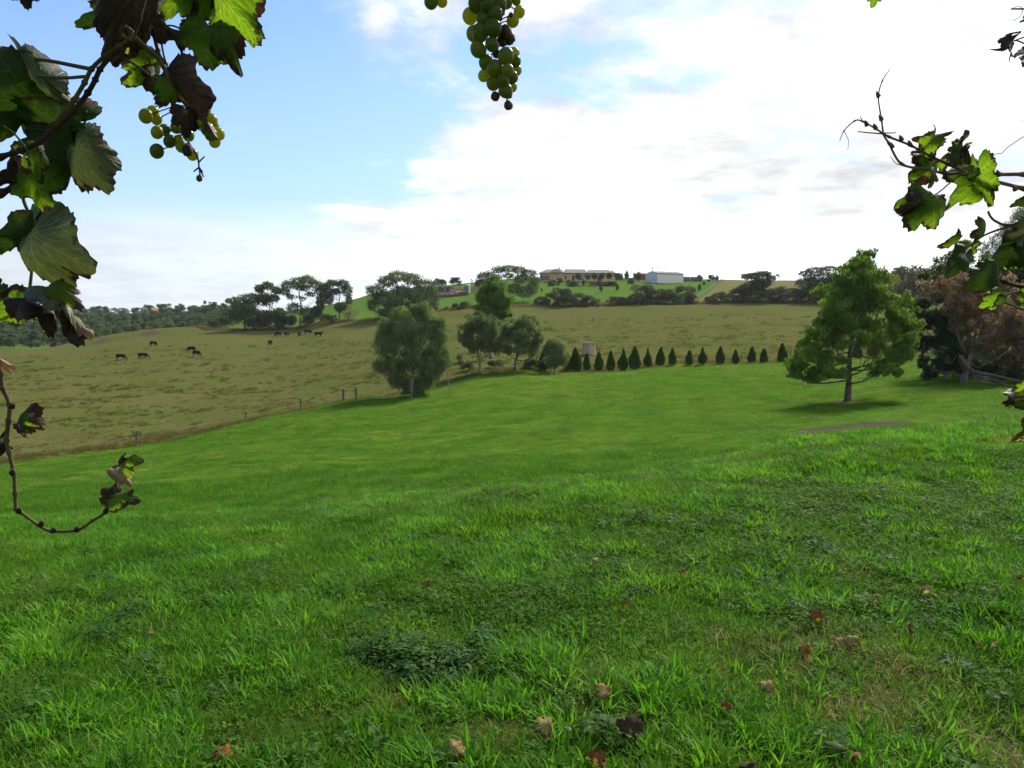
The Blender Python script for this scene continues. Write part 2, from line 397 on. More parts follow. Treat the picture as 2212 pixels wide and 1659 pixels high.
# ------------------------------------------------------------------ the ground sheets
rings = np.concatenate([[0.0], np.exp(np.linspace(math.log(.4), math.log(3500), 350))])
angs = np.concatenate([np.arange(-48, 48.01, .3), np.arange(52, 311.9, 4)]) * math.pi / 180
nr, na = len(rings), len(angs)
RR, AA = np.meshgrid(rings, angs, indexing='ij')
gx, gy = RR * np.sin(AA), RR * np.cos(AA); gz = H(gx, gy)
gv = np.stack([gx, gy, gz], -1).reshape(-1, 3)
sdF, sdH = sdist(gx, gy, fence_line).ravel(), sdist(gx, gy, hedge_line).ravel()
front = (gy.ravel() > 3)
sdF = np.where(front, sdF, 50.0); sdH = np.where(front, sdH, 300.0)
tanm = np.where((sdist(gx, gy, hill_fence).ravel() > 0) & (gy.ravel() > 255) & (gx.ravel() > 50), 1., 0.)
gt = np.clip((gv[:, 0] - np.interp(gv[:, 1], hill_fence[:, 1], hill_fence[:, 0])) / 3 + .5, 0, 1) * np.clip((gv[:, 1] - 258) / 3, 0, 1)
dm_ = dirtmask(gx, gy).ravel()
i0 = np.arange(nr - 1)[:, None] * na + np.arange(na)[None]; i1 = np.arange(nr - 1)[:, None] * na + (np.arange(na)[None] + 1) % na
quads = np.stack([i0, i1, i1 + na, i0 + na], -1).reshape(-1, 4)
tmp = mesh_np('tmp', gv, quads); nrm = np.zeros(len(gv) * 3, np.float32); tmp.vertices.foreach_get('normal', nrm); nrm = nrm.reshape(-1, 3)
if nrm[:, 2].mean() < 0: quads = quads[:, ::-1].copy(); nrm = -nrm
bpy.data.meshes.remove(tmp)
qc = quads
fF, fH = sdF[qc].mean(1), sdH[qc].mean(1)
for nm, sel in (('lawn', fF >= 0), ('paddock', (fF < 0) & (fH >= 0)), ('hill', fH < 0)):
    q = quads[sel]; u, inv = np.unique(q, return_inverse=True); q = inv.reshape(-1, 4)
    me = mesh_np(nm, gv[u], q, None, {'sd_fence': sdF[u], 'sd_hedge': sdH[u], 'tan': gt[u], 'dirt': dm_[u]})
    o = link(nm, me, m_ground, smooth=True)
    me.normals_split_custom_set_from_vertices([tuple(v_) for v_ in nrm[u]])
    o['kind'] = 'structure'

# ------------------------------------------------------------------ foliage builders
def unit(n_):
    v_ = rng.normal(size=(n_, 3)); return v_ / np.linalg.norm(v_, axis=1)[:, None]
def leafmesh(name, cen, axis, ln, wd, tint, mat):
    """pointed leaf quads, each with its own direction and a slight fold"""
    n_ = len(cen); axis = axis / np.linalg.norm(axis, axis=1)[:, None]
    side = np.cross(axis, unit(n_)); side /= np.linalg.norm(side, axis=1)[:, None] + 1e-9
    nor = np.cross(axis, side)
    v0 = cen - axis * (ln / 2)[:, None]; v2 = cen + axis * (ln / 2)[:, None]
    fold = nor * (wd * .25)[:, None]
    v1 = cen - axis * (ln * .08)[:, None] + side * (wd / 2)[:, None] + fold; v3 = cen - axis * (ln * .08)[:, None] - side * (wd / 2)[:, None] + fold
    V = np.stack([v0, v1, v2, v3], 1).reshape(-1, 3); b_ = np.arange(n_) * 4
    T = np.concatenate([np.stack([b_, b_ + 1, b_ + 2], 1), np.stack([b_, b_ + 2, b_ + 3], 1)])
    me = mesh_np(name, V, None, T, {'tint': np.repeat(tint, 4)}); me.materials.append(mat); return me
def lobe_leaves(lobes, count, size, aspect, droop, shell=.5, upbias=.25, jitter=.12):
    """leaves through a set of ellipsoid lobes (cx,cy,cz,rx,ry,rz): thicker towards their outsides"""
    lobes = np.asarray(lobes, float); wgt = (lobes[:, 3] * lobes[:, 4] * lobes[:, 5]) ** .67; wgt /= wgt.sum()
    li = rng.choice(len(lobes), count, p=wgt); L = lobes[li]
    d = unit(count); d[:, 2] += upbias * rng.random(count); d /= np.linalg.norm(d, axis=1)[:, None]
    r_ = shell + (1 - shell) * rng.random(count) ** .6
    r_ *= 1 + rng.normal(0, jitter, count)
    cen = L[:, :3] + d * r_[:, None] * L[:, 3:6]
    ax = unit(count) * (1 - droop) + np.array([0, 0, -1.]) * droop + d * .25 * (1 - droop)
    ln = size * rng.uniform(.6, 1.4, count); wd = ln * aspect * rng.uniform(.7, 1.3, count)
    lt = rng.normal(.5, .16, len(lobes)); tint = np.clip(lt[li] + rng.normal(0, .2, count), 0, 1)
    return cen, ax, ln, wd, tint
def limbs(base, top, lobes, r0, nl, rgen):
    """trunk from base to top with bent limbs running into the lobes"""
    mb = MB(); base, top = np.asarray(base, float), np.asarray(top, float)
    k = 6; tr = [base + (top - base) * t + np.array([rgen.gauss(0, .02), rgen.gauss(0, .02), 0]) * np.linalg.norm(top - base) * (0 if t == 0 else 1) for t in np.linspace(0, 1, k)]
    rad = [r0 * (1.35 if i == 0 else 1 - .75 * i / (k - 1)) for i in range(k)]
    mb.tube(spline(tr, 3), list(np.interp(np.linspace(0, k - 1, (k - 1) * 3 + 1), range(k), rad)), 8)
    order = sorted(range(len(lobes)), key=lambda i: -lobes[i][3]); rgen.shuffle(order)
    for i in order[:nl]:
        c_ = np.array(lobes[i][:3]); hz = (c_[2] - base[2]) / max(top[2] - base[2], .1)
        t = min(max(hz * .75 - .12, rgen.uniform(.17, .42)), .92) * rgen.uniform(.8, 1.0); s0 = base + (top - base) * t
        md = s0 * .5 + c_ * .5 + np.array([0, 0, -.12 * np.linalg.norm(c_ - s0)]) + np.array([rgen.gauss(0, .1) for _ in range(3)]) * np.linalg.norm(c_ - s0) * .6
        rr = r0 * (1 - .75 * t) * .42; pts = spline([s0, md, c_], 4)
        mb.tube(pts, list(np.linspace(rr, rr * .25, len(pts))), 5)
        for _ in range(3):
            q = pts[rgen.randint(3, len(pts) - 1)]; e = c_ + np.array([rgen.gauss(0, .55) for _ in range(3)]) * np.array(lobes[i][3:6])
            mb.tube([q, (q + e) / 2 + np.array([0, 0, -.05]), e], [rr * .35, rr * .25, rr * .1], 4)
    return mb
def pxtree(name, label, cat, d, base_px, base_py, lobes_px, n_leaves, size, aspect, droop, leaf, bark, trunk_r, group=None, thick=.85, extra=1, top=None, nl=12, shell=.45, seed=1, base_z=None, lean=None, sub=0, core=True):
    """a tree whose lobes are given as seen (cx, cy, rx, ry) and spread in depth around the stem"""
    rg = random.Random(seed); s = d / F
    bx, by = XY(base_px, d); bz = H1(bx, by) if base_z is None else base_z
    root = empty(name, (bx, by, bz), label, cat, group)
    lob = []; xs = [l[0] for l in lobes_px]; cxm = (min(xs) + max(xs)) / 2; half = (max(l[0] + l[2] for l in lobes_px) - min(l[0] - l[2] for l in lobes_px)) / 2
    for (cx_, cy_, rx, ry) in lobes_px:
        for e in range(extra + 1):
            p = P(cx_, cy_, d); u = (cx_ - cxm) / max(half, 1)
            room = math.sqrt(max(.05, 1 - min(1, u * u))) * half * thick - rx * .5
            dep = rg.uniform(-1, 1) * max(room, 0) * s if e else rg.uniform(-.25, .25) * max(room, 0) * s
            sh = 1 if e == 0 else rg.uniform(.75, 1)
            lob.append((p[0] - bx, dep, p[2] - bz + (0 if e == 0 else rg.uniform(-.3, .3) * ry * s), rx * s * sh, rx * s * sh * rg.uniform(.8, 1.1), ry * s * sh))
    zt = max(l[2] for l in lob); full = lob
    if sub:
        full = list(lob) if core else []
        for l in lob:
            for _ in range(sub):
                v_ = np.array([rg.gauss(0, 1) for _ in range(3)]); v_ /= np.linalg.norm(v_); q = rg.uniform(.3 if not core else .55, 1.12); k_ = rg.uniform(.32, .55)
                full.append((l[0] + v_[0] * q * l[3], l[1] + v_[1] * q * l[4], l[2] + v_[2] * q * l[5], l[3] * k_, l[4] * k_, l[5] * k_))
    tp = (0 if lean is None else lean[0], 0 if lean is None else lean[1], zt * .85) if top is None else top
    limbs((0, 0, -.25), tp, lob, trunk_r, nl, rg).build('trunk', M[bark], root, True)
    link('crown', leafmesh('crown', *lobe_leaves(full, n_leaves, size, aspect, droop, shell), M[leaf]), None, root)
    return root

# ------------------------------------------------------------------ shared far-tree shapes (built once, each copy is its own tree)
def proto(kind, seed):
    rg = random.Random(seed); lob = []
    if kind == 'forest':
        h = 10
        for i in range(20):
            t = rg.uniform(.18, .92); wdt = 4.3 * math.sqrt(max(.08, 1 - ((t - .42) / .58) ** 2)); a = rg.uniform(0, 6.28); r_ = wdt * math.sqrt(rg.random()) * .75
            k = rg.uniform(1.1, 1.9); lob.append((r_ * math.cos(a), r_ * math.sin(a), t * h - .4, k, k, k * rg.uniform(.6, .85)))
        cm = leafmesh('crown', *lobe_leaves(lob, 3200, .55, .55, .3, .5, .5), M['forest'])
        tm = limbs((0, 0, -.5), (.2, .1, 7), lob, .28, 5, rg).mesh('trunk'); tm.materials.append(M['darkbark'])
    elif kind == 'shrub':
        h = 4
        for i in range(16):
            t = rg.uniform(.05, .85); wdt = 2.9 * math.sqrt(max(.05, 1 - t * t)); a = rg.uniform(0, 6.28); r_ = wdt * math.sqrt(rg.random()) * .8
            k = rg.uniform(.7, 1.15); lob.append((r_ * math.cos(a), r_ * math.sin(a), t * h, k, k, k * .75))
        cm = leafmesh('crown', *lobe_leaves(lob, 3400, .30, .5, .15, .45, .4), M['shrub'] if seed % 3 else M['shrubgreen'])
        tm = limbs((0, 0, -.3), (.1, .1, 2.6), lob, .14, 6, rg).mesh('trunk'); tm.materials.append(M['darkbark'])
    elif kind == 'gum':
        h = 12
        for i in range(15):
            t = rg.uniform(.5, .98); a = rg.uniform(0, 6.28); r_ = rg.uniform(.6, 3.9) * (1.1 - abs(t - .72)); k = rg.uniform(.8, 1.5)
            lob.append((r_ * math.cos(a), r_ * math.sin(a), t * h - .6, k, k, k * .6))
        cm = leafmesh('crown', *lobe_leaves(lob, 2600, .5, .4, .4, .45, .6), M['gum'])
        tm = limbs((0, 0, -.5), (.3, .1, 9.5), lob, .22, 12, rg).mesh('trunk'); tm.materials.append(M['bark'])
    elif kind == 'ball':
        h = 3.4
        for i in range(8):
            d_ = unit(1)[0] * .55; lob.append((d_[0], d_[1], 2.5 + d_[2] * .8, .7, .7, .62))
        cm = leafmesh('crown', *lobe_leaves(lob, 900, .28, .6, .1), M['shrubgreen'])
        tm = limbs((0, 0, -.2), (0, 0, 2.4), lob, .08, 3, rg).mesh('trunk'); tm.materials.append(M['darkbark'])
    elif kind == 'young':
        h = 3.6
        for i in range(9):
            t = i / 8; k = .75 * math.sin(math.pi * (.25 + .7 * t)) + .12; lob.append((rg.gauss(0, .12), rg.gauss(0, .12), .7 + t * 2.6, k, k, .42))
        cm = leafmesh('crown', *lobe_leaves(lob, 900, .28, .55, .1), M['shrub'])
        tm = limbs((0, 0, -.2), (0, 0, 2.9), lob, .06, 4, rg).mesh('trunk'); tm.materials.append(M['darkbark'])
    else:   # cypress: dense cone with a swollen skirt
        h = 2.5; n_ = 5200; shape = seed % 3
        t = rng.random(n_) ** .8
        pr = {0: ([0, .04, .2, .42, .7, .92, 1], [.40, .58, .68, .62, .42, .22, .04]), 1: ([0, .06, .25, .5, .68, .85, 1], [.34, .56, .66, .58, .36, .24, .04]), 2: ([0, .1, .3, .5, .62, .8, 1], [.20, .50, .62, .48, .26, .16, .03])}[shape]
        rad = np.interp(t, *pr); a = rng.uniform(0, 6.283, n_)
        rad = rad * (1 + .09 * np.sin(a * 3 + t * 9 + seed) + .07 * np.sin(a * 5 - t * 14))
        rr = rad * (.72 + .3 * rng.random(n_)); cen = np.stack([rr * np.cos(a), rr * np.sin(a), .1 + t * (h - .12) + rng.normal(0, .03, n_)], 1)
        ax = np.stack([np.cos(a) * .55, np.sin(a) * .55, np.full(n_, .9)], 1) + rng.normal(0, .3, (n_, 3))
        ln = .17 * rng.uniform(.6, 1.4, n_) * np.where(t > .9, .8, 1)
        cm = leafmesh('crown', cen, ax, ln, ln * .42, np.clip(rng.normal(.45, .2, n_) + .25 * (t > .7), 0, 1), M['cypress'])
        mb = MB(); mb.tube([(0, 0, -.15), (.01, 0, .25), (0, .01, 2.1)], [.07, .06, .015], 6); tm = mb.mesh('trunk'); tm.materials.append(M['darkbark'])
    return h, tm, cm
PR = {k: [proto(k, s) for s in range(1, n_ + 1)] for k, n_ in (('forest', 4), ('shrub', 4), ('gum', 3), ('ball', 1), ('young', 2), ('cypress', 3))}
def put_tree(name, label, cat, px, top_py, d, kind, var, group=None, widen=1.0, base=None):
    """copy of a shared tree standing on the ground at px, d metres out, its top reaching top_py"""
    h0, tm, cm = PR[kind][var % len(PR[kind])]
    g = ground(px, d) if base is None else np.array(base)
    top = P(px, top_py, d)[2]; s = max((top - g[2]) / h0, .12)
    root = empty(name, g, label, cat, group, rz=random.uniform(0, 6.28))
    for nm, me in (('trunk', tm), ('crown', cm)):
        o = bpy.data.objects.new(nm, me); col.objects.link(o); o.parent = root; o.scale = (s * widen, s * widen, s)
    return root

# far wood in the valley
FG = 'trees of the far wood in the valley'
k = 0
for d, lo, hi, stp in ((575, -260, 560, 27), (530, -260, 560, 27), (485, -260, 555, 27), (445, -255, 550, 28), (410, -250, 540, 29), (378, -250, 520, 30), (350, -245, 480, 32), (328, -240, 95, 34)):
    px = lo
    while px < hi:
        dd = d + random.uniform(-12, 12); pq = px + random.uniform(-8, 8); g = ground(pq, dd)
        t = HOR - F * (g[2] - EYE) / dd - random.uniform(25, 37) * np.interp(d, [328, 575], [1.25, .95])
        if d > 560: t = np.interp(pq, [-260, 0, 120, 350, 420, 500, 560], [668, 666, 665, 660, 660, 656, 650]) + random.uniform(-3, 3)
        put_tree('forest_tree', 'rounded dark green tree in the far wood filling the valley', 'tree', pq, t, dd, 'forest', k, FG, random.uniform(1.05, 1.35)); k += 1
        px += stp * random.uniform(.75, 1.2)
for px, t, dd in ((122, 727, 318), (150, 722, 315), (462, 688, 292), (430, 694, 300), (492, 680, 285)):
    put_tree('shrub', {122: 'small round shrub alone on the green field by the far wood', 150: 'round shrub in front of the far wood beside the green field', 462: 'middle one of three bushes at the near edge of the far wood', 430: 'leftmost of three bushes at the near edge of the far wood', 492: 'rightmost of three bushes at the near edge of the far wood'}[px], 'shrub', px, t, dd, 'shrub', 2 if px != 122 else 0)
for px, t in ((358, 654), (390, 655), (455, 648), (492, 643)):
    put_tree('gum_tree', {358: 'spindly gum tree poking above the far wood, first from the left', 390: 'spindly gum tree poking above the far wood, second from the left', 455: 'spindly gum tree poking above the far wood, third from the left', 492: 'spindly gum tree poking above the far wood, nearest the tall gum row'}[px], 'tree', px, t, 450, 'gum', px, widen=.9)

# tall gum row on the ridge above the cattle
pxtree('gum_tree', 'low spreading dark gum at the left end of the ridge row', 'tree', 268, 530, 712, [(520, 655, 22, 14), (545, 645, 26, 12), (570, 650, 20, 14), (515, 680, 20, 18), (545, 680, 28, 20), (575, 690, 22, 16), (555, 700, 30, 10)], 6500, .75, .4, .35, 'gum', 'darkbark', .35, seed=2, shell=.4)
pxtree('gum_tree', 'upright gum with a narrow crown second in the ridge row', 'tree', 267, 588, 705, [(565, 625, 12, 10), (582, 619, 14, 9), (600, 628, 14, 9), (592, 645, 16, 10), (572, 645, 12, 12), (605, 680, 18, 16), (580, 682, 12, 12)], 4200, .7, .4, .4, 'gum', 'bark', .3, seed=3, extra=1, thick=.6)
pxtree('gum_tree', 'tallest umbrella-shaped gum in the middle of the ridge row', 'tree', 266, 652, 698, [(625, 616, 18, 9), (645, 608, 20, 9), (668, 607, 18, 10), (685, 616, 16, 10), (660, 622, 14, 8), (690, 630, 14, 10), (615, 630, 14, 9), (640, 668, 20, 14), (668, 675, 18, 12), (700, 645, 12, 16), (648, 622, 13, 7), (672, 636, 10, 6), (632, 642, 10, 7), (655, 645, 8, 5)], 7000, .6, .4, .4, 'gum', 'bark', .3, seed=4, extra=1, nl=16, thick=.6)
pxtree('gum_tree', 'gum with a twin crown at the right end of the ridge row', 'tree', 265, 735, 692, [(703, 622, 14, 9), (718, 614, 14, 9), (742, 613, 16, 10), (752, 630, 12, 14), (728, 630, 14, 8), (712, 645, 12, 16), (755, 650, 8, 10), (738, 664, 16, 12)], 5600, .6, .4, .4, 'gum', 'bark', .3, seed=5, extra=1, nl=14, thick=.6)
pxtree('gum_tree', 'dark gum with foliage to the ground between the two tall ridge gums', 'tree', 264, 693, 694, [(693, 655, 10, 22), (685, 675, 12, 14), (630, 690, 12, 10), (665, 692, 14, 10)], 3000, .7, .4, .4, 'gum', 'darkbark', .25, seed=6)
pxtree('dead_tree', 'brown half-bare shrub at the right foot of the gum row', 'tree', 263, 757, 690, [(755, 668, 9, 12), (765, 678, 12, 10), (750, 682, 10, 8)], 700, .6, .2, .0, 'dry', 'palebark', .25, seed=7, extra=0, nl=8)

for i, (px, t) in enumerate(((600, 680), (622, 682), (704, 676), (722, 680))):
    put_tree('ridge_shrub', 'dark shrub under the ridge gums, %s from the left' % ('first', 'second', 'third', 'fourth')[i], 'shrub', px, t, 266, 'shrub', i, 'shrubs under the ridge gums', 1.0)

# large spreading gum on the ridge left of centre, and the one beside the house
pxtree('gum_tree', 'broad dark gum standing alone on the ridge slope behind the weeping tree', 'tree', 262, 860, 684, [(815, 628, 22, 14), (838, 608, 24, 14), (865, 598, 28, 12), (893, 604, 24, 13), (920, 618, 28, 14), (935, 640, 18, 18), (905, 640, 28, 16), (870, 630, 26, 16), (830, 648, 24, 18), (805, 658, 12, 14), (860, 662, 30, 18), (900, 665, 30, 14), (840, 675, 28, 10), (935, 662, 16, 12)], 14000, .7, .4, .4, 'gum', 'bark', .45, seed=8, nl=18)
pxtree('gum_tree', 'flat-topped gum on the hill left of the cream house', 'tree', 275, 1085, 660, [(1045, 598, 16, 12), (1060, 594, 14, 9), (1078, 583, 18, 8), (1100, 581, 20, 8), (1122, 585, 18, 9), (1142, 592, 18, 10), (1155, 604, 12, 10), (1125, 604, 20, 12), (1135, 630, 22, 14), (1110, 625, 20, 12), (1040, 612, 16, 10), (1150, 625, 14, 14), (1098, 596, 14, 7), (1075, 600, 12, 7)], 9500, .55, .4, .4, 'gum', 'bark', .35, seed=9, nl=20, extra=1, thick=.5)
for px, t, d, k_, w_, lb in ((950, 601, 362, 'shrub', 1.2, 'tree on the skyline left of the low grey house'), (985, 599, 365, 'shrub', 1.3, 'round tree on the skyline right of the low grey house'), (1020, 603, 360, 'gum', .9, 'small gum on the skyline above the green tank'), (1035, 605, 345, 'shrub', 1.0, 'brownish shrub on the hill behind the green tank')):
    put_tree('hill_tree', lb, 'tree', px, t, d, k_, px, widen=w_)

# hedge along the top of the paddock
HG = 'shrubs of the hedge along the top of the paddock'
hs = [(985, 655, 258, 1.2), (1005, 650, 258, 1.2), (965, 662, 258, 1), (1165, 640, 262, 1.1), (1188, 630, 262, 1.2), (1215, 622, 260, 1.15), (1235, 636, 259, 1.2), (1252, 632, 258, 1.1), (1275, 637, 256, 1.5), (1330, 640, 256, 1.9), (1355, 641, 256, 1.8),
      (1388, 614, 256, 1.1), (1410, 622, 256, 1.2), (1435, 624, 256, 1.2), (1452, 628, 256, 1.2), (1476, 616, 256, 1.0), (1492, 634, 255, 1.1),
      (1532, 640, 255, 1.6), (1555, 629, 254, 1.4), (1585, 624, 254, 1.2), (1607, 613, 253, 1.1), (1632, 606, 253, 1.1), (1655, 622, 252, 1.2), (1672, 628, 251, 1.2), (1690, 618, 252, 1.2), (1715, 622, 251, 1.3), (1738, 618, 251, 1.2), (1762, 600, 250, 1.0), (1785, 606, 250, 1.1), (1808, 610, 250, 1.1), (1840, 612, 250, 1.2), (1875, 614, 250, 1.2), (1910, 612, 250, 1.2), (1950, 606, 250, 1.2)]
tens = 'first second third fourth fifth sixth seventh eighth ninth tenth eleventh twelfth thirteenth fourteenth fifteenth sixteenth seventeenth eighteenth nineteenth'.split()
ordn_ = tens + ['twentieth'] + ['twenty-' + t for t in tens[:9]] + ['thirtieth'] + ['thirty-' + t for t in tens[:9]]
for i, (px, t, d, w_) in enumerate(sorted(hs)):
    put_tree('hedge_shrub', 'dark rounded shrub in the hedge above the paddock, %s from the left' % ordn_[i], 'shrub', px, t, d + random.uniform(-2, 2), 'shrub', i, HG, w_)
pxtree('spreading_tree', 'wide low dark tree rising above the hedge right of the hill fence', 'tree', 252, 1640, 652, [(1625, 597, 16, 7), (1645, 593, 18, 7), (1662, 602, 12, 7), (1640, 612, 24, 12)], 3200, .55, .45, .2, 'shrub', 'darkbark', .3, seed=10, extra=0)
pxtree('spreading_tree', 'wide umbrella-shaped dark tree above the hedge behind the young lawn tree', 'tree', 250, 1765, 652, [(1735, 592, 16, 7), (1758, 584, 20, 7), (1785, 582, 20, 7), (1770, 600, 34, 12), (1740, 612, 26, 14), (1790, 612, 24, 14)], 4800, .55, .45, .2, 'shrub', 'darkbark', .3, seed=11, extra=0)
put_tree('hill_tree', 'low windswept tree on the skyline right of the hill fence', 'tree', 1612, 591, 392, 'shrub', 1, widen=1.7)
put_tree('hill_tree', 'tiny wind-bent tree on the skyline furthest right of the hill fence', 'tree', 1677, 592, 388, 'gum', 1, widen=1.5)
put_tree('hill_shrub', 'dull green bush on the hill between the lawn tree and the dark stand', 'shrub', 1958, 572, 240, 'shrub', 3, widen=.9)

# garden trees before the hill house and on its lawn
for i, cxp in enumerate((1160, 1343, 1515, 1695, 1878, 2040)):
    px = 1140.5 + cxp * .09375; t = (590.5, 592.8, 590.5, 590.5, 589.8, 590.8)[i]
    put_tree('standard_tree', 'clipped round-headed tree before the hill house, %s from the left' % ('first', 'second', 'third', 'fourth', 'fifth', 'sixth')[i], 'tree', px, t, 326, 'ball', 0, 'round-headed trees before the hill house', 1.0)
for i, (px, t, d, kd, lb) in enumerate(((1259, 601, 322, 'young', 'dark conical shrub before the middle of the hill house'), (1297, 614, 300, 'young', 'young tree on the hill lawn nearest the house portico'), (1332, 613, 300, 'young', 'young tree on the hill lawn below the sixth round-headed tree'), (1373, 628, 285, 'young', 'smallest young tree on the hill lawn above the hedge'), (1497, 620, 292, 'young', 'young tree on the hill lawn below the white shed'),
     (1208, 601, 326, 'shrub', 'bushy shrub before the house portico'), (1350, 592, 342, 'ball', 'small round tree between the house and the white shed'), (1360, 600, 330, 'shrub', 'dark bush between the house and the white shed'), (1352, 585, 352, 'young', 'upright conifer between the house and the white shed'), (1379, 586, 345, 'young', 'pointed tree just left of the white shed'),
     (1374, 592, 346, 'ball', 'round bush just left of the white shed'), (1508, 612, 300, 'young', 'first of the trees along the hill fence'), (1518, 609, 312, 'ball', 'second of the trees along the hill fence'), (1528, 604, 324, 'ball', 'third of the trees along the hill fence'), (1538, 598, 336, 'ball', 'fourth of the trees along the hill fence'), (1546, 594, 345, 'young', 'topmost of the trees along the hill fence'), (1506, 594, 365, 'shrub', 'small tree on the skyline right of the dark paling fence'), (1533, 594, 362, 'shrub', 'low tree on the skyline at the top of the hill fence'),
     (1228, 604, 327, 'shrub', 'low bush left along the front of the house'), (1192, 604, 322, 'shrub', 'bush at the left foot of the house'), (1158, 610, 320, 'shrub', 'bush below the left corner of the house'), (1170, 622, 300, 'young', 'young tree below the left end of the house'))):
    put_tree('garden_tree' if kd != 'shrub' else 'garden_shrub', lb, 'tree' if kd != 'shrub' else 'shrub', px, t, d, kd, i)
for i, (px, w_) in enumerate(((1236, 2.0), (1241, 1.5), (1285, 2.2), (1296, 2.4), (1312, 2.4), (1321, 2.2))):
    put_tree('garden_shrub', 'low clipped shrub in the bed below the hill house, %s from the left' % ('first', 'second', 'third', 'fourth', 'fifth', 'sixth')[i], 'shrub', px, 608.0, 322, 'shrub', i, 'low shrubs below the hill house', w_)

# trees standing between lawn and paddock
wl = []
rg = random.Random(21)
for rr_, n_ in ((0, 1), (.33, 6), (.62, 11), (.9, 18)):
    for i in range(n_):
        a = 2 * math.pi * (i + .5 * (n_ % 2)) / n_ + rg.uniform(-.12, .12); q = rr_ * rg.uniform(.9, 1.08); cx_ = 891 + 76 * q * math.cos(a); cy_ = 752 - 80 * q * math.sin(a)
        if cy_ > 790: cx_ = 891 + (cx_ - 891) * np.interp(cy_, [790, 840], [1, .62])
        wl.append((cx_, cy_, rg.uniform(15, 23), rg.uniform(15, 24)))
wl += [(818, 792, 13, 16), (900, 668, 14, 9), (870, 672, 14, 9), (862, 828, 20, 14), (915, 832, 24, 14), (893, 838, 22, 12), (938, 812, 18, 18), (845, 806, 16, 16), (880, 846, 14, 8), (908, 847, 14, 7), (832, 700, 16, 14), (948, 698, 18, 14)]
pxtree('weeping_tree', 'large round weeping grey-green tree where fence meets lawn', 'tree', 77, 892, 857, wl, 46000, .32, .17, .62, 'willow', 'bark', .2, sub=4, seed=12, nl=20, extra=0, thick=1.0, shell=.3)
pxtree('gum_tree', 'slender grey-green tree with bare lower trunk, left of the pair beside the weeping tree', 'tree', 92, 1033, 808, [(1030, 690, 22, 14), (1050, 695, 24, 16), (1012, 712, 20, 18), (1040, 715, 28, 22), (1065, 715, 18, 24), (1020, 740, 24, 18), (1050, 742, 26, 18), (1000, 728, 10, 16), (1068, 745, 14, 18)], 15000, .32, .2, .6, 'greygreen', 'bark', .17, sub=7, core=False, seed=13, nl=12)
pxtree('gum_tree', 'dark dense tree, right of the pair beside the weeping tree', 'tree', 94, 1117, 800, [(1100, 705, 24, 16), (1128, 698, 26, 16), (1150, 712, 20, 18), (1090, 725, 20, 20), (1120, 728, 30, 20), (1150, 738, 20, 18), (1095, 750, 16, 16), (1125, 755, 26, 12), (1155, 762, 14, 14)], 14000, .34, .22, .5, 'willow', 'bark', .2, sub=7, core=False, seed=14, nl=12)
pxtree('gum_tree', 'tall full-crowned gum rising behind the pair of trees in the paddock', 'tree', 118, 1062, 772, [(1065, 610, 18, 14), (1050, 625, 20, 16), (1080, 625, 20, 16), (1040, 650, 18, 20), (1068, 648, 26, 20), (1095, 655, 16, 20), (1050, 675, 24, 14), (1088, 680, 22, 14), (1068, 670, 24, 16), (1100, 682, 10, 10)], 15000, .42, .25, .5, 'gumgreen', 'bark', .22, sub=7, core=False, seed=15, nl=10)
pxtree('small_tree', 'small dark bushy tree at the left end of the cypress row', 'tree', 93, 1198, 797, [(1195, 742, 18, 14), (1210, 748, 14, 14), (1185, 755, 12, 16), (1202, 768, 20, 16), (1215, 775, 14, 16), (1195, 785, 18, 10)], 6500, .28, .25, .5, 'willow', 'bark', .12, seed=16)
pxtree('small_shrub', 'sparse shrub on the paddock edge between the weeping tree and the pair', 'shrub', 100, 995, 800, [(992, 772, 8, 8), (998, 785, 10, 8), (1012, 790, 10, 6)], 1500, .25, .3, .3, 'greygreen', 'bark', .05, seed=17)

for px, t, d, w_, lb in ((1012, 782, 95, 1.5, 'low grey bush at the foot of the slender grey-green tree'), (1072, 776, 97, 1.6, 'low bush between the trunks of the paired trees'), (1148, 772, 96, 1.5, 'low bush at the right foot of the dark dense tree'), (1178, 770, 95, 1.2, 'low bush touching the small tree at the end of the cypress row')):
    put_tree('low_shrub', lb, 'shrub', px, t, d, 'shrub', 2, 'low bushes under the paired trees', w_)

# bare sapling with yellow leaves before the weeping tree
g = ground(888, 72.5); root = empty('sapling', g, 'thin bare sapling with a few yellow leaves before the weeping tree', 'sapling')
mb = MB(); mb.tube([(0, 0, -.1), (.02, 0, .9), (0, 0, 1.5)], [.03, .025, .02], 6)
for i in range(16):
    a = random.uniform(0, 6.28); z0 = random.uniform(.7, 1.5); l_ = random.uniform(.9, 1.7); e = (math.cos(a) * .45, math.sin(a) * .45, z0 + l_)
    mb.tube([(0, 0, z0), (e[0] * .4, e[1] * .4, z0 + l_ * .5), e], [.013, .009, .004], 4)
mb.build('stem', M['palebark'], root)
cen = np.stack([rng.normal(-.2, .28, 30), rng.normal(0, .2, 30), rng.uniform(2.2, 2.9, 30)], 1)
link('leaf_cluster', leafmesh('leaf_cluster', cen, unit(30), np.full(30, .14), np.full(30, .09), rng.random(30), M['yellow']), None, root)
g = ground(969, 80); root = empty('sapling', g, 'bare leaning sapling trunk at the right foot of the weeping tree', 'sapling')
mb = MB(); mb.tube([(0, 0, -.1), (-.03, 0, 1.0), (-.12, .0, 2.0)], [.06, .05, .03], 6); mb.tube([(-.03, 0, 1.0), (.4, 0, 1.6), (.7, 0, 2.0)], [.03, .02, .01], 5); mb.build('stem', M['palebark'], root)

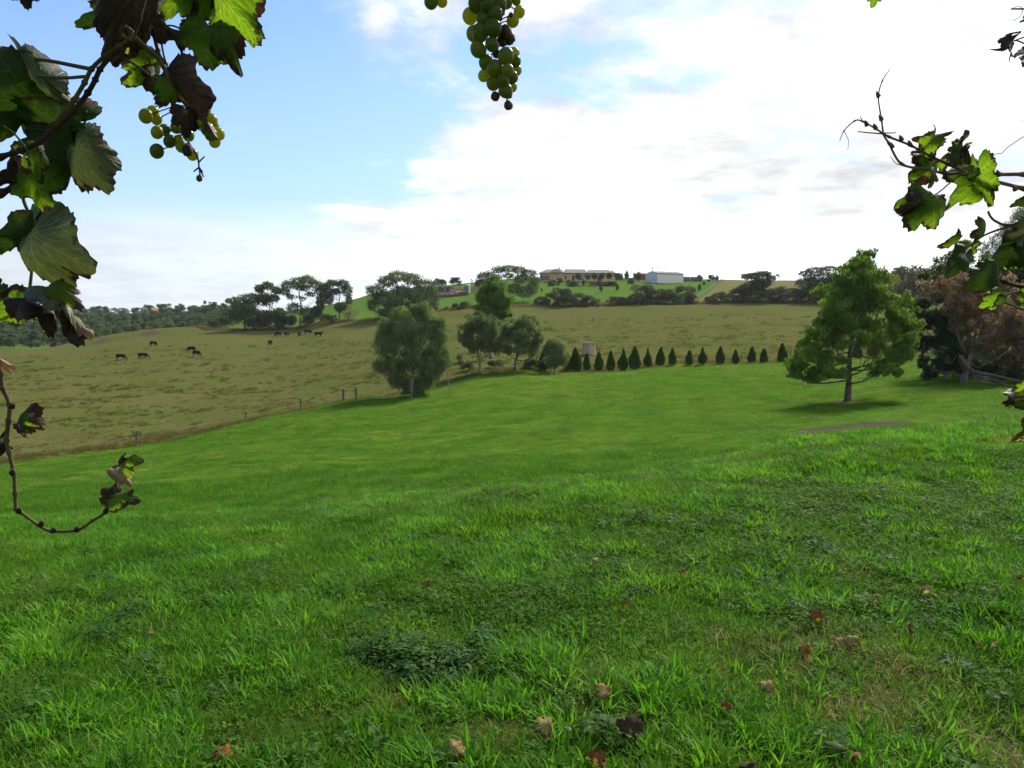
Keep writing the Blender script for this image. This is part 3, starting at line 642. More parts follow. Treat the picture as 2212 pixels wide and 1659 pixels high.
# cypress row
cyp = [(1174, 750, 0), (1227, 762, 0), (1245, 752, 0), (1267.6, 762, 2), (1294, 757, 0), (1319.5, 754, 0), (1346, 751, 1), (1371, 748, 0), (1400, 753, 1), (1426, 748, 0), (1453, 750, 0), (1489, 754, 2), (1518, 749, 1), (1556, 748, 0), (1589, 752, 0), (1624.5, 748, 0), (1650, 753, 2), (1690.5, 741, 0), (1722, 740, 0), (1852, 738, 0)]
ordn = 'first second third fourth fifth sixth seventh eighth ninth tenth eleventh twelfth thirteenth fourteenth fifteenth sixteenth seventeenth eighteenth nineteenth twentieth'.split()
for i, (px, t, v_) in enumerate(cyp):
    put_tree('cypress', 'dark green cone-shaped cypress, %s from the left in the row' % ordn[i], 'cypress', px, t + random.uniform(-1.5, 4), 96.5, 'cypress', v_, 'cypress row between lawn and paddock', random.choice((.78, .86, .94, 1.0, 1.08))).rotation_euler[0] = random.uniform(-.06, .06)

# young tree on the lawn
tl = [(1850, 556, 22, 16), (1836, 578, 28, 18), (1868, 575, 24, 18), (1815, 600, 24, 16), (1850, 602, 34, 20), (1890, 605, 26, 18), (1800, 628, 26, 20), (1840, 632, 36, 22), (1885, 632, 34, 22), (1915, 640, 20, 20),
      (1790, 662, 26, 24), (1830, 668, 36, 24), (1880, 668, 38, 24), (1925, 672, 28, 24), (1778, 698, 28, 26), (1822, 702, 38, 26), (1880, 705, 42, 26), (1935, 702, 32, 28), (1962, 705, 20, 24), (1765, 736, 30, 26), (1812, 740, 34, 24), (1900, 742, 40, 24), (1945, 738, 36, 26), (1970, 740, 16, 22),
      (1742, 772, 30, 22), (1785, 775, 34, 22), (1725, 795, 22, 18), (1765, 803, 36, 16), (1805, 805, 26, 12), (1918, 772, 38, 20), (1955, 768, 26, 18), (1890, 800, 26, 14), (1930, 800, 20, 10), (1715, 812, 14, 8), (1750, 815, 20, 9)]
pxtree('lawn_tree', 'young spreading green tree standing alone on the lawn', 'tree', 48, 1834, 865, tl, 46000, .24, .26, .55, 'gumgreen', 'brownbark', .17, sub=9, core=False, seed=18, nl=26, thick=.8, shell=.35, top=(.25, 0, 7.6))

# dark stand at the right of the lawn
pxtree('stand_tree', 'dark blue-green tree with a leaning trunk at the left of the stand', 'tree', 60, 2046, 826, [(1985, 655, 20, 16), (2010, 640, 24, 18), (2040, 660, 30, 26), (1962, 680, 14, 14), (1985, 700, 20, 20), (2012, 690, 28, 26), (1972, 728, 12, 12),  (2040, 700, 32, 30), (2004, 742, 22, 22), (2034, 740, 30, 26), (2060, 745, 30, 26), (2014, 778, 20, 18), (2045, 780, 30, 20), (2075, 770, 26, 24), (2015, 805, 18, 14), (2100, 790, 30, 24), (2135, 800, 28, 22), (2170, 790, 30, 26), (2200, 800, 30, 22)], 30000, .26, .4, .3, 'bluegreen', 'palebark', .2, sub=7, core=False, seed=19, nl=16, lean=(.6, .3))
pxtree('stand_tree', 'green-topped tree behind the dry-leaved tree', 'tree', 70, 2080, 815, [(2050, 570, 28, 20), (2075, 560, 26, 16), (2030, 595, 26, 20), (2065, 595, 36, 24), (2110, 580, 34, 24), (2010, 620, 24, 18), (2150, 590, 34, 30), (2190, 570, 34, 40), (2220, 600, 40, 50)], 16000, .32, .35, .4, 'gum', 'bark', .25, sub=7, core=False, seed=20, nl=10)
pxtree('stand_tree', 'tall airy fine-leaved tree at the right edge behind the stand', 'tree', 75, 2190, 815, [(2150, 520, 18, 20), (2135, 535, 16, 14), (2175, 500, 20, 20), (2200, 480, 22, 22), (2225, 470, 30, 30), (2165, 545, 24, 16), (2200, 530, 26, 24), (2240, 510, 34, 36), (2120, 552, 14, 10)], 9000, .36, .14, .5, 'gum', 'bark', .25, seed=22, nl=12)
dl = [(2010, 620, 22, 18), (2035, 610, 24, 20), (2060, 625, 30, 24), (2090, 610, 30, 24), (2120, 630, 34, 28), (2155, 625, 34, 28), (2190, 640, 34, 30), (2225, 640, 34, 34), (2050, 655, 28, 24), (2085, 660, 32, 26), (2120, 675, 36, 28), (2160, 680, 38, 30), (2200, 690, 38, 32), (2070, 695, 26, 20), (2100, 710, 34, 26), (2145, 725, 38, 28), (2190, 735, 40, 30), (2230, 730, 36, 36), (2110, 745, 28, 20), (2150, 765, 36, 22), (2200, 775, 38, 22), (2240, 780, 30, 24), (2260, 700, 40, 60)]
root = pxtree('dry_tree', 'broken tree with dry brown leaves and pale limbs sagging to the lawn', 'tree', 56, 2084, 828, dl, 24000, .28, .36, .45, 'dry', 'bark', .2, sub=7, core=False, seed=23, nl=14, lean=(1.6, .3))
mb = MB(); bx, by = XY(2084, 56); bz = H1(bx, by)
for pts, r0 in (([(2084, 800, 56), (2075, 770, 55.5), (2100, 800, 55), (2150, 812, 54), (2212, 826, 53), (2260, 835, 52)], .16), ([(2095, 800, 55.5), (2120, 815, 54.5), (2160, 828, 54), (2200, 842, 53), (2240, 846, 52)], .12), ([(2085, 760, 55.5), (2072, 735, 55.5), (2068, 715, 55.5)], .1), ([(2150, 778, 54), (2175, 760, 54), (2205, 748, 54)], .06), ([(2152, 776, 54), (2146, 764, 54), (2150, 745, 54)], .04), ([(2175, 760, 54), (2200, 768, 54), (2215, 766, 54)], .04), ([(2100, 812, 55), (2140, 822, 54), (2180, 826, 53.4)], .06), ([(2110, 822, 54.5), (2150, 832, 54), (2190, 833, 53.6)], .05)):
    q = spline([P(*p) - np.array([bx, by, bz]) for p in pts], 5); mb.tube(q, list(np.linspace(r0, r0 * .45, len(q))), 7)
mb.build('fallen_limb', M['limb'], root, True)
for i, (px, t, d, w_) in enumerate(((2060, 770, 64, 1.3), (2120, 760, 63, 1.4), (2180, 755, 63, 1.5), (2250, 750, 62, 1.5))):
    put_tree('stand_shrub', 'dark undergrowth shrub behind the dry-leaved tree, %s from the left' % ordn[i], 'shrub', px, t, d, 'shrub', 2, 'undergrowth shrubs of the stand', w_)

# ------------------------------------------------------------------ buildings and yard on the hill
M['cream'] = mottled('cream_brick', (.44, .32, .15), (.52, .39, .20), 1.5, bstr=.1)
M['roofgrey'], n, b = principled('grey_metal_roof', (.085, .092, .105), .7, .1)
wv = n.new('ShaderNodeTexWave', wave_type='BANDS'); wv.inputs['Scale'].default_value = 4; n.l.new(n.new('ShaderNodeTexCoord').outputs['Object'], wv.inputs['Vector']); bump(n, b, wv.outputs['Fac'], .4, .04)
M['white'], n, b = principled('off_white_sheet', (.62, .61, .56), .9, .05)
wv = n.new('ShaderNodeTexWave', wave_type='BANDS'); wv.inputs['Scale'].default_value = 2.5; n.l.new(n.new('ShaderNodeTexCoord').outputs['Object'], wv.inputs['Vector']); bump(n, b, wv.outputs['Fac'], .3, .03)
M['trim'] = mottled('dark_trim', (.05, .045, .04), (.08, .07, .06), 3, bstr=0)
M['glass'] = principled('window_glass', (.04, .05, .06), .1, .6)[0]
M['paling'] = mottled('weathered_palings', (.055, .042, .038), (.10, .08, .075), 3)
M['timber'] = mottled('weathered_timber', (.08, .066, .054), (.15, .13, .105), 8, stretch=(1, 1, .2))
M['newtimber'] = mottled('new_timber', (.38, .28, .16), (.48, .36, .22), 5)
M['red'] = mottled('red_sheet', (.22, .03, .03), (.30, .05, .04), 2, rough=.5, bstr=0)
M['maroon'] = mottled('maroon_sheet', (.13, .025, .035), (.17, .04, .045), 2, rough=.5, bstr=0)
M['tankgreen'] = mottled('green_tank_plastic', (.05, .17, .13), (.07, .21, .16), 2, rough=.4, bstr=0)
M['tankwhite'] = mottled('white_tank_plastic', (.55, .57, .56), (.65, .66, .66), 2, rough=.4, bstr=0)
M['concrete'] = mottled('stained_concrete', (.30, .228, .15), (.44, .345, .24), 1.6, spec=.0, stretch=(1.5, 1.5, .35), bstr=.25)
M['wire'] = principled('wire', (.22, .22, .21), .5, .5)[0]
M['tile'] = mottled('terracotta_roof', (.30, .13, .09), (.40, .19, .13), 2, bstr=0)

HD = 340; hs_ = HD / F
def house():
    g = ground(1240, HD); gz = g[2] - .2; x0 = (1161 - CX) * hs_; x1 = (1331 - CX) * hs_
    root = empty('hill_house', (0, 0, 0), 'long low cream brick house with grey hipped roof on the hill', 'house')
    ez = P(1240, 590.5, HD)[2]; rz = P(1240, 586.2, HD)[2]
    wings = [(x0 + 1.2, x0 + 11, HD - 2, HD + 9), (x0 + 11, x0 + 21, HD, HD + 10), (x0 + 21, x1 - .6, HD + .6, HD + 11)]
    mb = MB()
    for a, c_, y0, y1 in wings: mb.box(((a + c_) / 2, (y0 + y1) / 2, (gz + ez) / 2 - .3), (c_ - a - .004, y1 - y0, ez - gz + .6))
    mb.build('wall', M['cream'], root)
    for i, (a, c_, y0, y1) in enumerate(wings):
        mb = MB(); o = .55; hip = 3.2; a -= o if i == 0 else -.01; c_ += o if i == 2 else -.01; y0 -= o; y1 += o; ym = (y0 + y1) / 2; rr = rz + (.0, .12, -.05)[i]
        la = hip if i == 0 else .8; lc = hip if i == 2 else .8
        e = ez + .02 * i
        mb.poly([(a, y0, e), (c_, y0, e), (c_, y1, e), (a, y1, e), (a + la, ym, rr + .9), (c_ - lc, ym, rr + .9)], [(0, 1, 5, 4), (1, 2, 5), (2, 3, 4, 5), (3, 0, 4), (3, 2, 1, 0)])
        rf = mb.build('roof', M['roofgrey'], root)
        mb = MB(); mb.box(((a + c_) / 2, y0 - .05, e - .12), (c_ - a, .1, .24)); mb.build('gutter', M['trim'], rf)
    # gabled portico
    pa, pc = (1189 - CX) * hs_, (1209 - CX) * hs_; y = HD - 3.2; ap = P(1199, 585.4, HD)[2] + .8
    mb = MB(); mb.poly([(pa - .6, y, ez), (pc + .6, y, ez), ((pa + pc) / 2, y, ez + 1.75), (pa - .6, y + 5, ez), (pc + .6, y + 5, ez), ((pa + pc) / 2, y + 5, ez + 1.75)], [(0, 2, 5, 3), (1, 4, 5, 2)])
    mb.build('portico_roof', M['roofgrey'], root)
    mb = MB(); mb.poly([(pa - .2, y + .15, ez), (pc + .2, y + .15, ez), ((pa + pc) / 2, y + .15, ez + 1.5), (pa - .2, y + .35, ez), (pc + .2, y + .35, ez), ((pa + pc) / 2, y + .35, ez + 1.5)], [(0, 1, 2), (5, 4, 3), (0, 2, 5, 3), (1, 4, 5, 2), (0, 3, 4, 1)])
    mb.build('gable', M['cream'], root)
    for s_ in ((pa, y + .3), (pc, y + .3)):
        mb = MB(); mb.box((s_[0], s_[1], (gz + ez) / 2 - .2), (.45, .4, ez - gz + .4)); mb.build('porch_post', M['cream'], root)
    for px, w_, hh, zc_, fy in ((1178, 2.6, 1.9, 1.3, HD - 2), (1169, .5, 2.2, 1.3, HD - 2), (1199, 3.2, 2.4, 1.2, HD - .0), (1221, .8, 1.4, 1.6, HD), (1237.5, .8, 2.2, 1.2, HD), (1251, 1.6, 1.7, 1.5, HD), (1258, .6, 1.1, 1.9, HD + .6), (1265, 1.3, 1.9, 1.3, HD + .6), (1274, .6, .9, 2.0, HD + .6), (1283, 1.3, 1.3, 1.7, HD + .6), (1293.5, 1.6, 2.3, 1.2, HD + .6)):
        x = (px - CX) * hs_; mb = MB(); z = gz + .2 + zc_
        for c_, sz in (((x - w_ / 2, fy - .04, z), (.1, .14, hh)), ((x + w_ / 2, fy - .04, z), (.1, .14, hh)), ((x, fy - .04, z + hh / 2 - .05), (w_ - .102, .14, .1)), ((x, fy - .04, z - hh / 2 + .05), (w_ - .102, .14, .1)), ((x, fy - .045, z), (.07, .12, hh - .21))): mb.box(c_, sz)
        f = mb.build('window', M['trim'], root)
        mb = MB(); mb.box((x, fy - .02, z), (w_ - .11, .05, hh - .21)); mb.build('pane', M['glass'], f)
    mb = MB(); mb.box((x0 + 9.2, HD + 4, rz + 1.2), (.5, .5, 1.1)); mb.build('chimney', M['roofgrey'], root)
house()

def gable_shed(px, d, L_, W_, eave, ridge, rz_, mw, mr, label, name='shed', doors=True):
    g = ground(px, d); root = empty(name, (g[0], g[1], g[2] - .15), label, 'shed', rz=rz_)
    l, w_ = L_ / 2, W_ / 2
    mb = MB(); mb.poly([(-l, -w_, -.3), (l, -w_, -.3), (l, w_, -.3), (-l, w_, -.3), (-l, -w_, eave), (l, -w_, eave), (l, w_, eave), (-l, w_, eave), (-l, 0, ridge), (l, 0, ridge)], [(0, 1, 5, 4), (1, 2, 6, 9, 5), (2, 3, 7, 6), (3, 0, 4, 8, 7), (3, 2, 1, 0)])
    mb.build('wall', mw, root)
    o = .25; sl = (ridge - eave) / w_
    mb = MB()
    for sg in (-1, 1):
        e = eave - sl * o + .06
        mb.poly([(-l - .1, sg * (w_ + o), e), (l + .1, sg * (w_ + o), e), (l + .1, 0, ridge + .06), (-l - .1, 0, ridge + .06), (-l - .1, sg * (w_ + o), e + .09), (l + .1, sg * (w_ + o), e + .09), (l + .1, 0, ridge + .15), (-l - .1, 0, ridge + .15)], [(0, 1, 2, 3), (7, 6, 5, 4), (0, 4, 5, 1), (0, 3, 7, 4), (1, 5, 6, 2)])
    mb.build('roof', mr, root)
    if doors:
        mb = MB(); mb.box((0, -w_ - .2, eave - .05), (L_, .14, .14)); mb.build('gutter', M['trim'], root)
        for sx_ in (-l - .04, l + .04):
            mb = MB(); mb.box((sx_, -w_ - .04, eave / 2 - .1), (.14, .14, eave)); mb.build('downpipe', M['white'], root)
    return root
sh = gable_shed(1432.5, 341, 13.0, 8.6, 3.75, 4.75, R(24), M['white'], M['roofgrey'], 'large off-white steel shed with grey gable roof on the hill')
gable_shed(1380, 356, 5, 4, 2.4, 3.0, R(5), M['maroon'], M['maroon'], 'small maroon shed beside the white steel shed', doors=False)
gable_shed(1330, 350, 4.5, 4, 2.3, 2.9, R(10), M['paling'], M['roofgrey'], 'small dark timber shed at the right end of the house', doors=False)

# paling fence right of the shed
g = ground(1492, 350); root = empty('paling_fence', g, 'dark paling fence with white posts right of the steel shed', 'fence')
L_ = 48 * 350 / F
for i in range(24):
    mb = MB(); x = -L_ / 2 + (i + .5) * L_ / 24; zz = H1(g[0] + x, g[1]) - g[2]
    mb.box((x, random.uniform(-.01, .01), zz + 1.0), (L_ / 24 - .02, .04, 2.1 + random.uniform(-.04, .04))); mb.build('board', M['paling'], root)
for x in (-L_ / 2 + .4, -.9, L_ / 2 - .2):
    mb = MB(); mb.box((x, -.12, H1(g[0] + x, g[1]) - g[2] + 1.05), (.16, .14, 2.5)); mb.build('post', M['tankwhite'], root)

# power poles
for px, d, t, lb in ((1321.5, 372, 584, 'timber power pole behind the right end of the hill house'), (1407.5, 380, 577.5, 'timber power pole behind the white steel shed')):
    g = ground(px, d); hh = P(px, t, d)[2] - g[2]; root = empty('power_pole', g, lb, 'power pole', 'power poles behind the hill buildings')
    mb = MB(); mb.tube([(0, 0, -.3), (0, 0, hh)], [.18, .13], 8); mb.build('pole', M['timber'], root)
    mb = MB(); mb.box((0, -.16, hh - .5), (2.2, .12, .14)); mb.build('crossarm', M['timber'], root)
    for x in (-.9, -.3, .3, .9):
        mb = MB(); mb.lathe([(.05, 0), (.09, .05), (.09, .16), (.03, .22)], 8, (x, -.16, hh - .43)); mb.build('insulator', M['tankwhite'], root)

# hill fence running up the slope
g0 = ground(1505, 268); root = empty('wire_fence', g0, 'pale post-and-wire fence running up the hill right of the white shed', 'fence'); tops = []
for i in range(22):
    t = i / 21; px = np.interp(t, [0, .5, 1], [1505, 1534, 1558]); d = np.interp(t, [0, .5, 1], [268, 305, 352]); g = ground(px, d) - g0
    mb = MB(); mb.box((g[0], g[1], g[2] + .6), (.16, .16, 1.5)); mb.build('post', M['timber'], root); tops.append(g)
for z in (.4, .75, 1.1, 1.3):
    mb = MB(); mb.tube([t_ + np.array([0, 0, z]) for t_ in tops], .02, 4); mb.build('wire', M['wire'], root)

# building site left of the house
g = ground(962, 338); root = empty('low_house', g, 'low flat-roofed grey house half hidden on the skyline', 'house')
mb = MB(); mb.box((0, 3, .6), (6.4, 5, 2.0)); mb.build('wall', M['timber'], root)
mb = MB(); mb.box((0, 2.8, 1.72), (7.4, 6.2, .22)); mb.build('roof', M['roofgrey'], root)
for x in (-2.4, -.8, .8, 2.4):
    mb = MB(); mb.box((x, .47, .9), (1.1, .1, .9)); mb.build('window', M['glass'], root)
for x in (-3.2, 0, 3.2):
    mb = MB(); mb.box((x, -.1, .7), (.12, .12, 1.8)); mb.build('post', M['tankwhite'], root)
def tank(px, d, w_, h_, mat, label):
    g = ground(px, d); root = empty('water_tank', g, label, 'water tank')
    r_ = w_ / 2; pr = [(r_, -.3)]
    for i in range(9):
        z = h_ * i / 8; pr += [(r_, z + .01), (r_ * 1.015, z + h_ / 32), (r_, z + h_ / 16)] if i < 8 else [(r_, z)]
    mb = MB(); mb.lathe(pr, 28); mb.build('body', mat, root, True)
    mb = MB(); mb.lathe([(r_ * 1.02, h_), (r_ * .98, h_ + .05), (r_ * .5, h_ + .16), (.15, h_ + .2)], 28); mb.build('lid', mat, root)
    return root
tank(1008, 318, 1.9, 3.2, M['tankgreen'], 'tall green water tank on the building site')
tank(1013, 319, 1.3, 3.2, M['tankwhite'], 'pale tank standing right against the green one')
gable_shed(996, 317, 3.6, 3, 1.1, 1.6, 0, M['red'], M['red'], 'low red shed left of the green tank', doors=False)
g = ground(992, 312); root = empty('retaining_wall', g, 'dark retaining wall along the building site below the red shed', 'wall')
for i in range(8):
    for j in range(3):
        x = -10.5 + i * 1.9; zz = H1(g[0] + x, g[1]) - g[2]
        mb = MB(); mb.box((x, j * .04, zz + .18 + j * .34), (1.88, .22, .32)); mb.build('sleeper', M['paling'], root)
g = ground(974, 322); root = empty('timber_frame', g, 'pale timber post with a raking frame on the building site', 'timber frame')
mb = MB(); mb.box((0, 0, 1.6), (.22, .22, 3.6)); mb.build('post', M['newtimber'], root)
for i in range(4):
    mb = MB(); mb.tube([(.1, 0, 1.0 + .25 * i), (1.8, .3, 2.2 - .3 * i)], .08, 5); mb.build('rail', M['newtimber'], root)
# parked car on the site
g = ground(983, 313); root = empty('parked_car', g, 'small white car parked at the building site left of the red shed', 'car', rz=.1)
mb = MB(); prof = [(-2.1, .35), (-2.15, .8), (-1.9, .95), (-1.2, 1.0), (-.7, 1.45), (.8, 1.48), (1.4, 1.02), (2.0, .92), (2.1, .4)]
mb.poly([(x, -.8, z) for x, z in prof] + [(x, .8, z) for x, z in prof], [tuple(range(9)), tuple(range(17, 8, -1))] + [(i, i + 9, i + 10, i + 1) for i in range(8)] + [(8, 17, 9, 0)]); mb.build('body', M['tankwhite'], root)
for sy in (-.81, .81):
    mb = MB(); mb.poly([(x, sy, z) for x, z in ((-1.0, 1.02), (-.65, 1.38), (.7, 1.4), (1.15, 1.02))] + [(x, sy * .97, z) for x, z in ((-1.0, 1.02), (-.65, 1.38), (.7, 1.4), (1.15, 1.02))], [(0, 1, 2, 3), (7, 6, 5, 4), (0, 4, 5, 1), (1, 5, 6, 2), (2, 6, 7, 3)]); mb.build('window', M['glass'], root)
    for x in (-1.3, 1.3):
        mb = MB(); mb.tube([(x, sy * .9, .33), (x, sy * 1.02, .33)], .33, 14); mb.build('wheel', M['trim'], root)
# far tiled roof in the wood
zt = P(347, 662, 560)[2]
root = empty('far_house', (XY(347, 560)[0], 560, zt - 9.0), 'house with a terracotta roof showing above the far wood', 'house', rz=.5)
mb = MB(); mb.box((0, 0, 2.6), (9, 6.5, 5.4)); mb.build('wall', M['cream'], root)
mb = MB(); mb.poly([(-5, -3.8, 5.2), (5, -3.8, 5.2), (5, 3.8, 5.2), (-5, 3.8, 5.2), (-5, 0, 8.0), (5, 0, 8.0)], [(0, 1, 5, 4), (2, 3, 4, 5), (1, 2, 5), (3, 0, 4), (3, 2, 1, 0)]); rf = mb.build('roof', M['tile'], root)
mb = MB(); mb.box((2, -.6, 7.8), (.8, .8, 2)); mb.build('chimney', M['tile'], rf)

# concrete tank in the paddock
t_ = ground(1272, 120); root = empty('water_tank', t_, 'round stained concrete water tank behind the cypress row', 'water tank')
mb = MB(); mb.lathe([(1.0, -.4), (1.0, .1), (.985, .6), (.995, 1.2), (.98, 1.78), (1.01, 1.8), (1.01, 1.86), (.9, 1.87), (.9, 1.75), (.05, 1.7)], 36); mb.build('body', M['concrete'], root, True)
mb = MB(); mb.lathe([(1.45, -.3), (1.4, .06), (1.05, .1)], 24); mb.build('footing', M['paling'], root)
mb = MB(); mb.tube([(.9, -.5, 1.75), (1.02, -.6, 1.8), (1.04, -.62, .2)], .03, 6); mb.build('pipe', M['trim'], root)

# fence by the lawn
def post(px, d, h_, lb, lean=0):
    g = ground(px, d); root = empty('fence_post', g, lb, 'fence post', 'fence posts between lawn and paddock'); root.rotation_euler = (0, lean, 0)
    mb = MB(); mb.tube([(0, 0, -.3), (0, 0, h_ * .5), (.01, 0, h_ - .02), (.01, 0, h_)], [.08, .075, .07, .06], 8); mb.build('shaft', M['timber'], root)
    mb = MB(); mb.lathe([(.07, 0), (.06, .03)], 8, (.01, 0, h_)); mb.build('top', M['palebark'], root)
post(287, 60, 1.15, 'grey timber fence post furthest left along the lawn edge', .06)
post(648, 72, 1.15, 'grey timber fence post halfway along the lawn edge', -.03)
post(527, 68, .9, 'short pale fence post nearly lost in the rough grass', .02)
ga = ground(740, 76); gb = ground(768, 77); root = empty('fence_strainer', ga, 'pair of timber strainer posts joined by a top rail', 'fence')
for p in (ga, gb):
    mb = MB(); q = p - ga; mb.tube([q + (0, 0, -.3), q + (0, 0, 1.3)], [.12, .11], 8); mb.build('post', M['timber'], root)
mb = MB(); mb.tube([(0, -.02, 1.12), gb - ga + (0, -.02, 1.0)], .06, 7); mb.build('rail', M['timber'], root)
wroot = empty('fence_wire', ground(287, 60), 'thin wires strung along the fence between lawn and paddock', 'wire')
org = np.array(wroot.location)
for z in (.3, .6, .9):
    mb = MB(); mb.tube([ground(px, d) + np.array([0, .1, z]) - org for px, d in ((-250, 47), (0, 53), (140, 56.4), (287, 60), (460, 65.6), (648, 72), (740, 76))], .002, 4); mb.build('strand', M['wire'], wroot)

# ------------------------------------------------------------------ cattle
M['cow'] = mottled('black_hide', (.005, .0045, .0045), (.011, .009, .009), 3, rough=.8, spec=.05, bstr=0)
def skin(name, verts, edges, radii, sub=1):
    me = bpy.data.meshes.new(name + '_s'); me.from_pydata(verts, edges, []); o = bpy.data.objects.new(name + '_s', me); col.objects.link(o)
    md = o.modifiers.new('s', 'SKIN'); md.use_smooth_shade = True
    for i, r_ in enumerate(radii): me.skin_vertices[0].data[i].radius = r_ if isinstance(r_, tuple) else (r_, r_)
    me.skin_vertices[0].data[0].use_root = True
    o.modifiers.new('b', 'SUBSURF').levels = sub
    dg = bpy.context.evaluated_depsgraph_get(); out = bpy.data.meshes.new_from_object(o.evaluated_get(dg))
    bpy.data.objects.remove(o); bpy.data.meshes.remove(me); out.name = name; return out
def cow_mesh(nm, head):
    V = [(-.05, 0, .98), (.5, 0, 1.0), (.85, 0, 1.05), (-.55, 0, 1.02), (-.9, 0, 1.08)]; Rr = [(.40, .36), (.40, .35), (.33, .28), (.37, .36), (.24, .26)]; E = [(0, 1), (1, 2), (0, 3), (3, 4)]
    hp = {'down': [(1.1, .0, .85), (1.32, .03, .45), (1.45, .05, .22), (1.58, .06, .1)], 'up': [(1.1, .0, 1.25), (1.3, .02, 1.42), (1.5, .05, 1.34), (1.68, .06, 1.22)]}[head]
    k_ = 2
    for p, r_ in zip(hp, (.2, .14, .13, .085)): V.append(p); Rr.append(r_); E.append((k_, len(V) - 1)); k_ = len(V) - 1
    for x, s_ in ((.72, .2), (.62, -.2), (-.68, .2), (-.8, -.2)):
        a = 1 if x > 0 else 3; hind = x < 0
        pts = [(x, s_, .62), (x + (.02 if hind else -.02), s_, .36), (x - (.05 if hind else 0), s_, .12), (x, s_, .0)]; kk = a
        for p, r_ in zip(pts, ((.15, .14), .075, .055, .06)): V.append(p); Rr.append(r_); E.append((kk, len(V) - 1)); kk = len(V) - 1
    for p, r_, pk in (((-1.06, 0, .95), .04, 4), ((-1.1, 0, .6), .025, None), ((-1.09, 0, .4), .04, None)):
        V.append(p); Rr.append(r_); E.append((pk if pk is not None else len(V) - 2, len(V) - 1))
    me = skin(nm, V, E, Rr); me.materials.append(M['cow']); return me
COW = {h_: cow_mesh('body_' + h_, h_) for h_ in ('down', 'up')}
ear = MB()
for s_ in (-1, 1): ear.tube([(1.33, .03 + s_ * .08, .55), (1.28, .03 + s_ * .2, .56), (1.24, .03 + s_ * .3, .5)], [.03, .05, .01], 6)
EAR = ear.mesh('ears'); EAR.materials.append(M['cow'])
herd = [(260, 185, 0, 'down', 'black cow grazing furthest left of the herd'), (308, 186, .1, 'down', 'black cow grazing second from the left, beside the leftmost cow'), (331, 216, 1.2, 'down', 'small-looking black cow seen from behind below the brown hollows'),
        (414, 197, math.pi - .3, 'down', 'upper one of the two black cows standing close together'), (423.5, 188, -.4, 'down', 'lower one of the two black cows standing close together'), (584, 216, 1.45, 'up', 'lone black cow seen end-on left of the upper group'),
        (602, 243, math.pi - .5, 'down', 'black cow at the left end of the four in the upper row'), (620, 242, 1.4, 'down', 'second black cow from the left in the upper row'), (647.5, 238, 1.7, 'down', 'third black cow from the left in the upper row, seen end-on'), (665.5, 241, -.1, 'down', 'black cow at the right end of the four in the upper row'), (688, 226, .1, 'up', 'black cow standing broadside furthest right of the herd')]
for px, d, rz_, hd, lb in herd:
    g = ground(px, d); root = empty('cow', g, lb, 'cow', 'black cattle grazing in the paddock', rz_)
    bo = link('body', COW[hd], None, root); bo.scale = (1.02,) * 3
    if hd == 'down': eo = link('ears', EAR, None, root); eo.scale = (1.02,) * 3

# small bird on the lawn
M['birdgrey'] = mottled('grey_plumage', (.22, .25, .26), (.32, .35, .36), 20, bstr=0); M['birdpale'] = mottled('pale_plumage', (.55, .52, .45), (.65, .62, .55), 20, bstr=0)
g = P(1294, 823, 84); gx_, gy_ = g[0], 84.0; root = empty('bird', (gx_, gy_, H1(gx_, gy_)), 'small grey bird with a pale head standing on the lawn', 'bird', rz=.4)
me = skin('body', [(0, 0, .17), (.09, 0, .2), (.14, 0, .27), (-.1, 0, .15), (-.22, 0, .11), (.02, .04, .08), (.02, .045, .0), (.02, -.04, .08), (.02, -.045, .0)], [(0, 1), (1, 2), (0, 3), (3, 4), (0, 5), (5, 6), (0, 7), (7, 8)], [.075, .06, .035, .055, .02, .015, .01, .015, .01]); me.materials.append(M['birdgrey']); link('body', me, None, root)
mb = MB(); mb.lathe([(.008, -.045), (.035, -.02), (.045, .01), (.034, .04), (.008, .055)], 10, (.145, 0, .3)); mb.build('head', M['birdpale'], root, True)
mb = MB(); mb.tube([(.18, 0, .3), (.225, 0, .285)], [.014, .002], 6); mb.build('beak', M['trim'], root)

# ------------------------------------------------------------------ grass
def blades(n_, rad, l0, l1, wid, lean, seed, mat, name):
    r = np.random.default_rng(seed); lev = 4
    a = r.uniform(0, 6.283, n_); rr = rad * np.sqrt(r.random(n_)); bx = rr * np.cos(a); by = rr * np.sin(a)
    L = r.uniform(l0, l1, n_); az = a + r.normal(0, .9, n_); th = np.abs(r.normal(0, lean, n_)) + .08; cv = r.uniform(.2, 1.3, n_)
    V = []; T = []; t = np.linspace(0, 1, lev)
    sa = az + r.normal(math.pi / 2, .5, n_)
    x = np.zeros(n_); z = np.zeros(n_); ring = []
    for i in range(lev):
        if i: ang = th + cv * (t[i] - .5 / (lev - 1)); x = x + np.sin(ang) * L / (lev - 1); z = z + np.cos(ang) * L / (lev - 1)
        wv_ = wid * (1 - t[i] ** 2 * .96) * r.uniform(.8, 1.2, n_) / 2
        c_ = np.stack([bx + x * np.cos(az), by + x * np.sin(az), np.maximum(z, .004) - .01], 1); s_ = np.stack([np.cos(sa) * wv_, np.sin(sa) * wv_, 0 * wv_], 1)
        ring.append((c_ - s_, c_ + s_))
    V = np.concatenate([np.concatenate(p) for p in ring]); ids = np.arange(n_); Q = []
    for i in range(lev - 1):
        lo = i * 2 * n_; hi = (i + 1) * 2 * n_; Q.append(np.stack([lo + ids, lo + n_ + ids, hi + n_ + ids, hi + ids], 1))
    me = mesh_np(name, V, np.concatenate(Q)); me.materials.append(mat); me.polygons.foreach_set('use_smooth', np.ones(len(me.polygons), bool)); return bpy.data.objects.new(name, me)
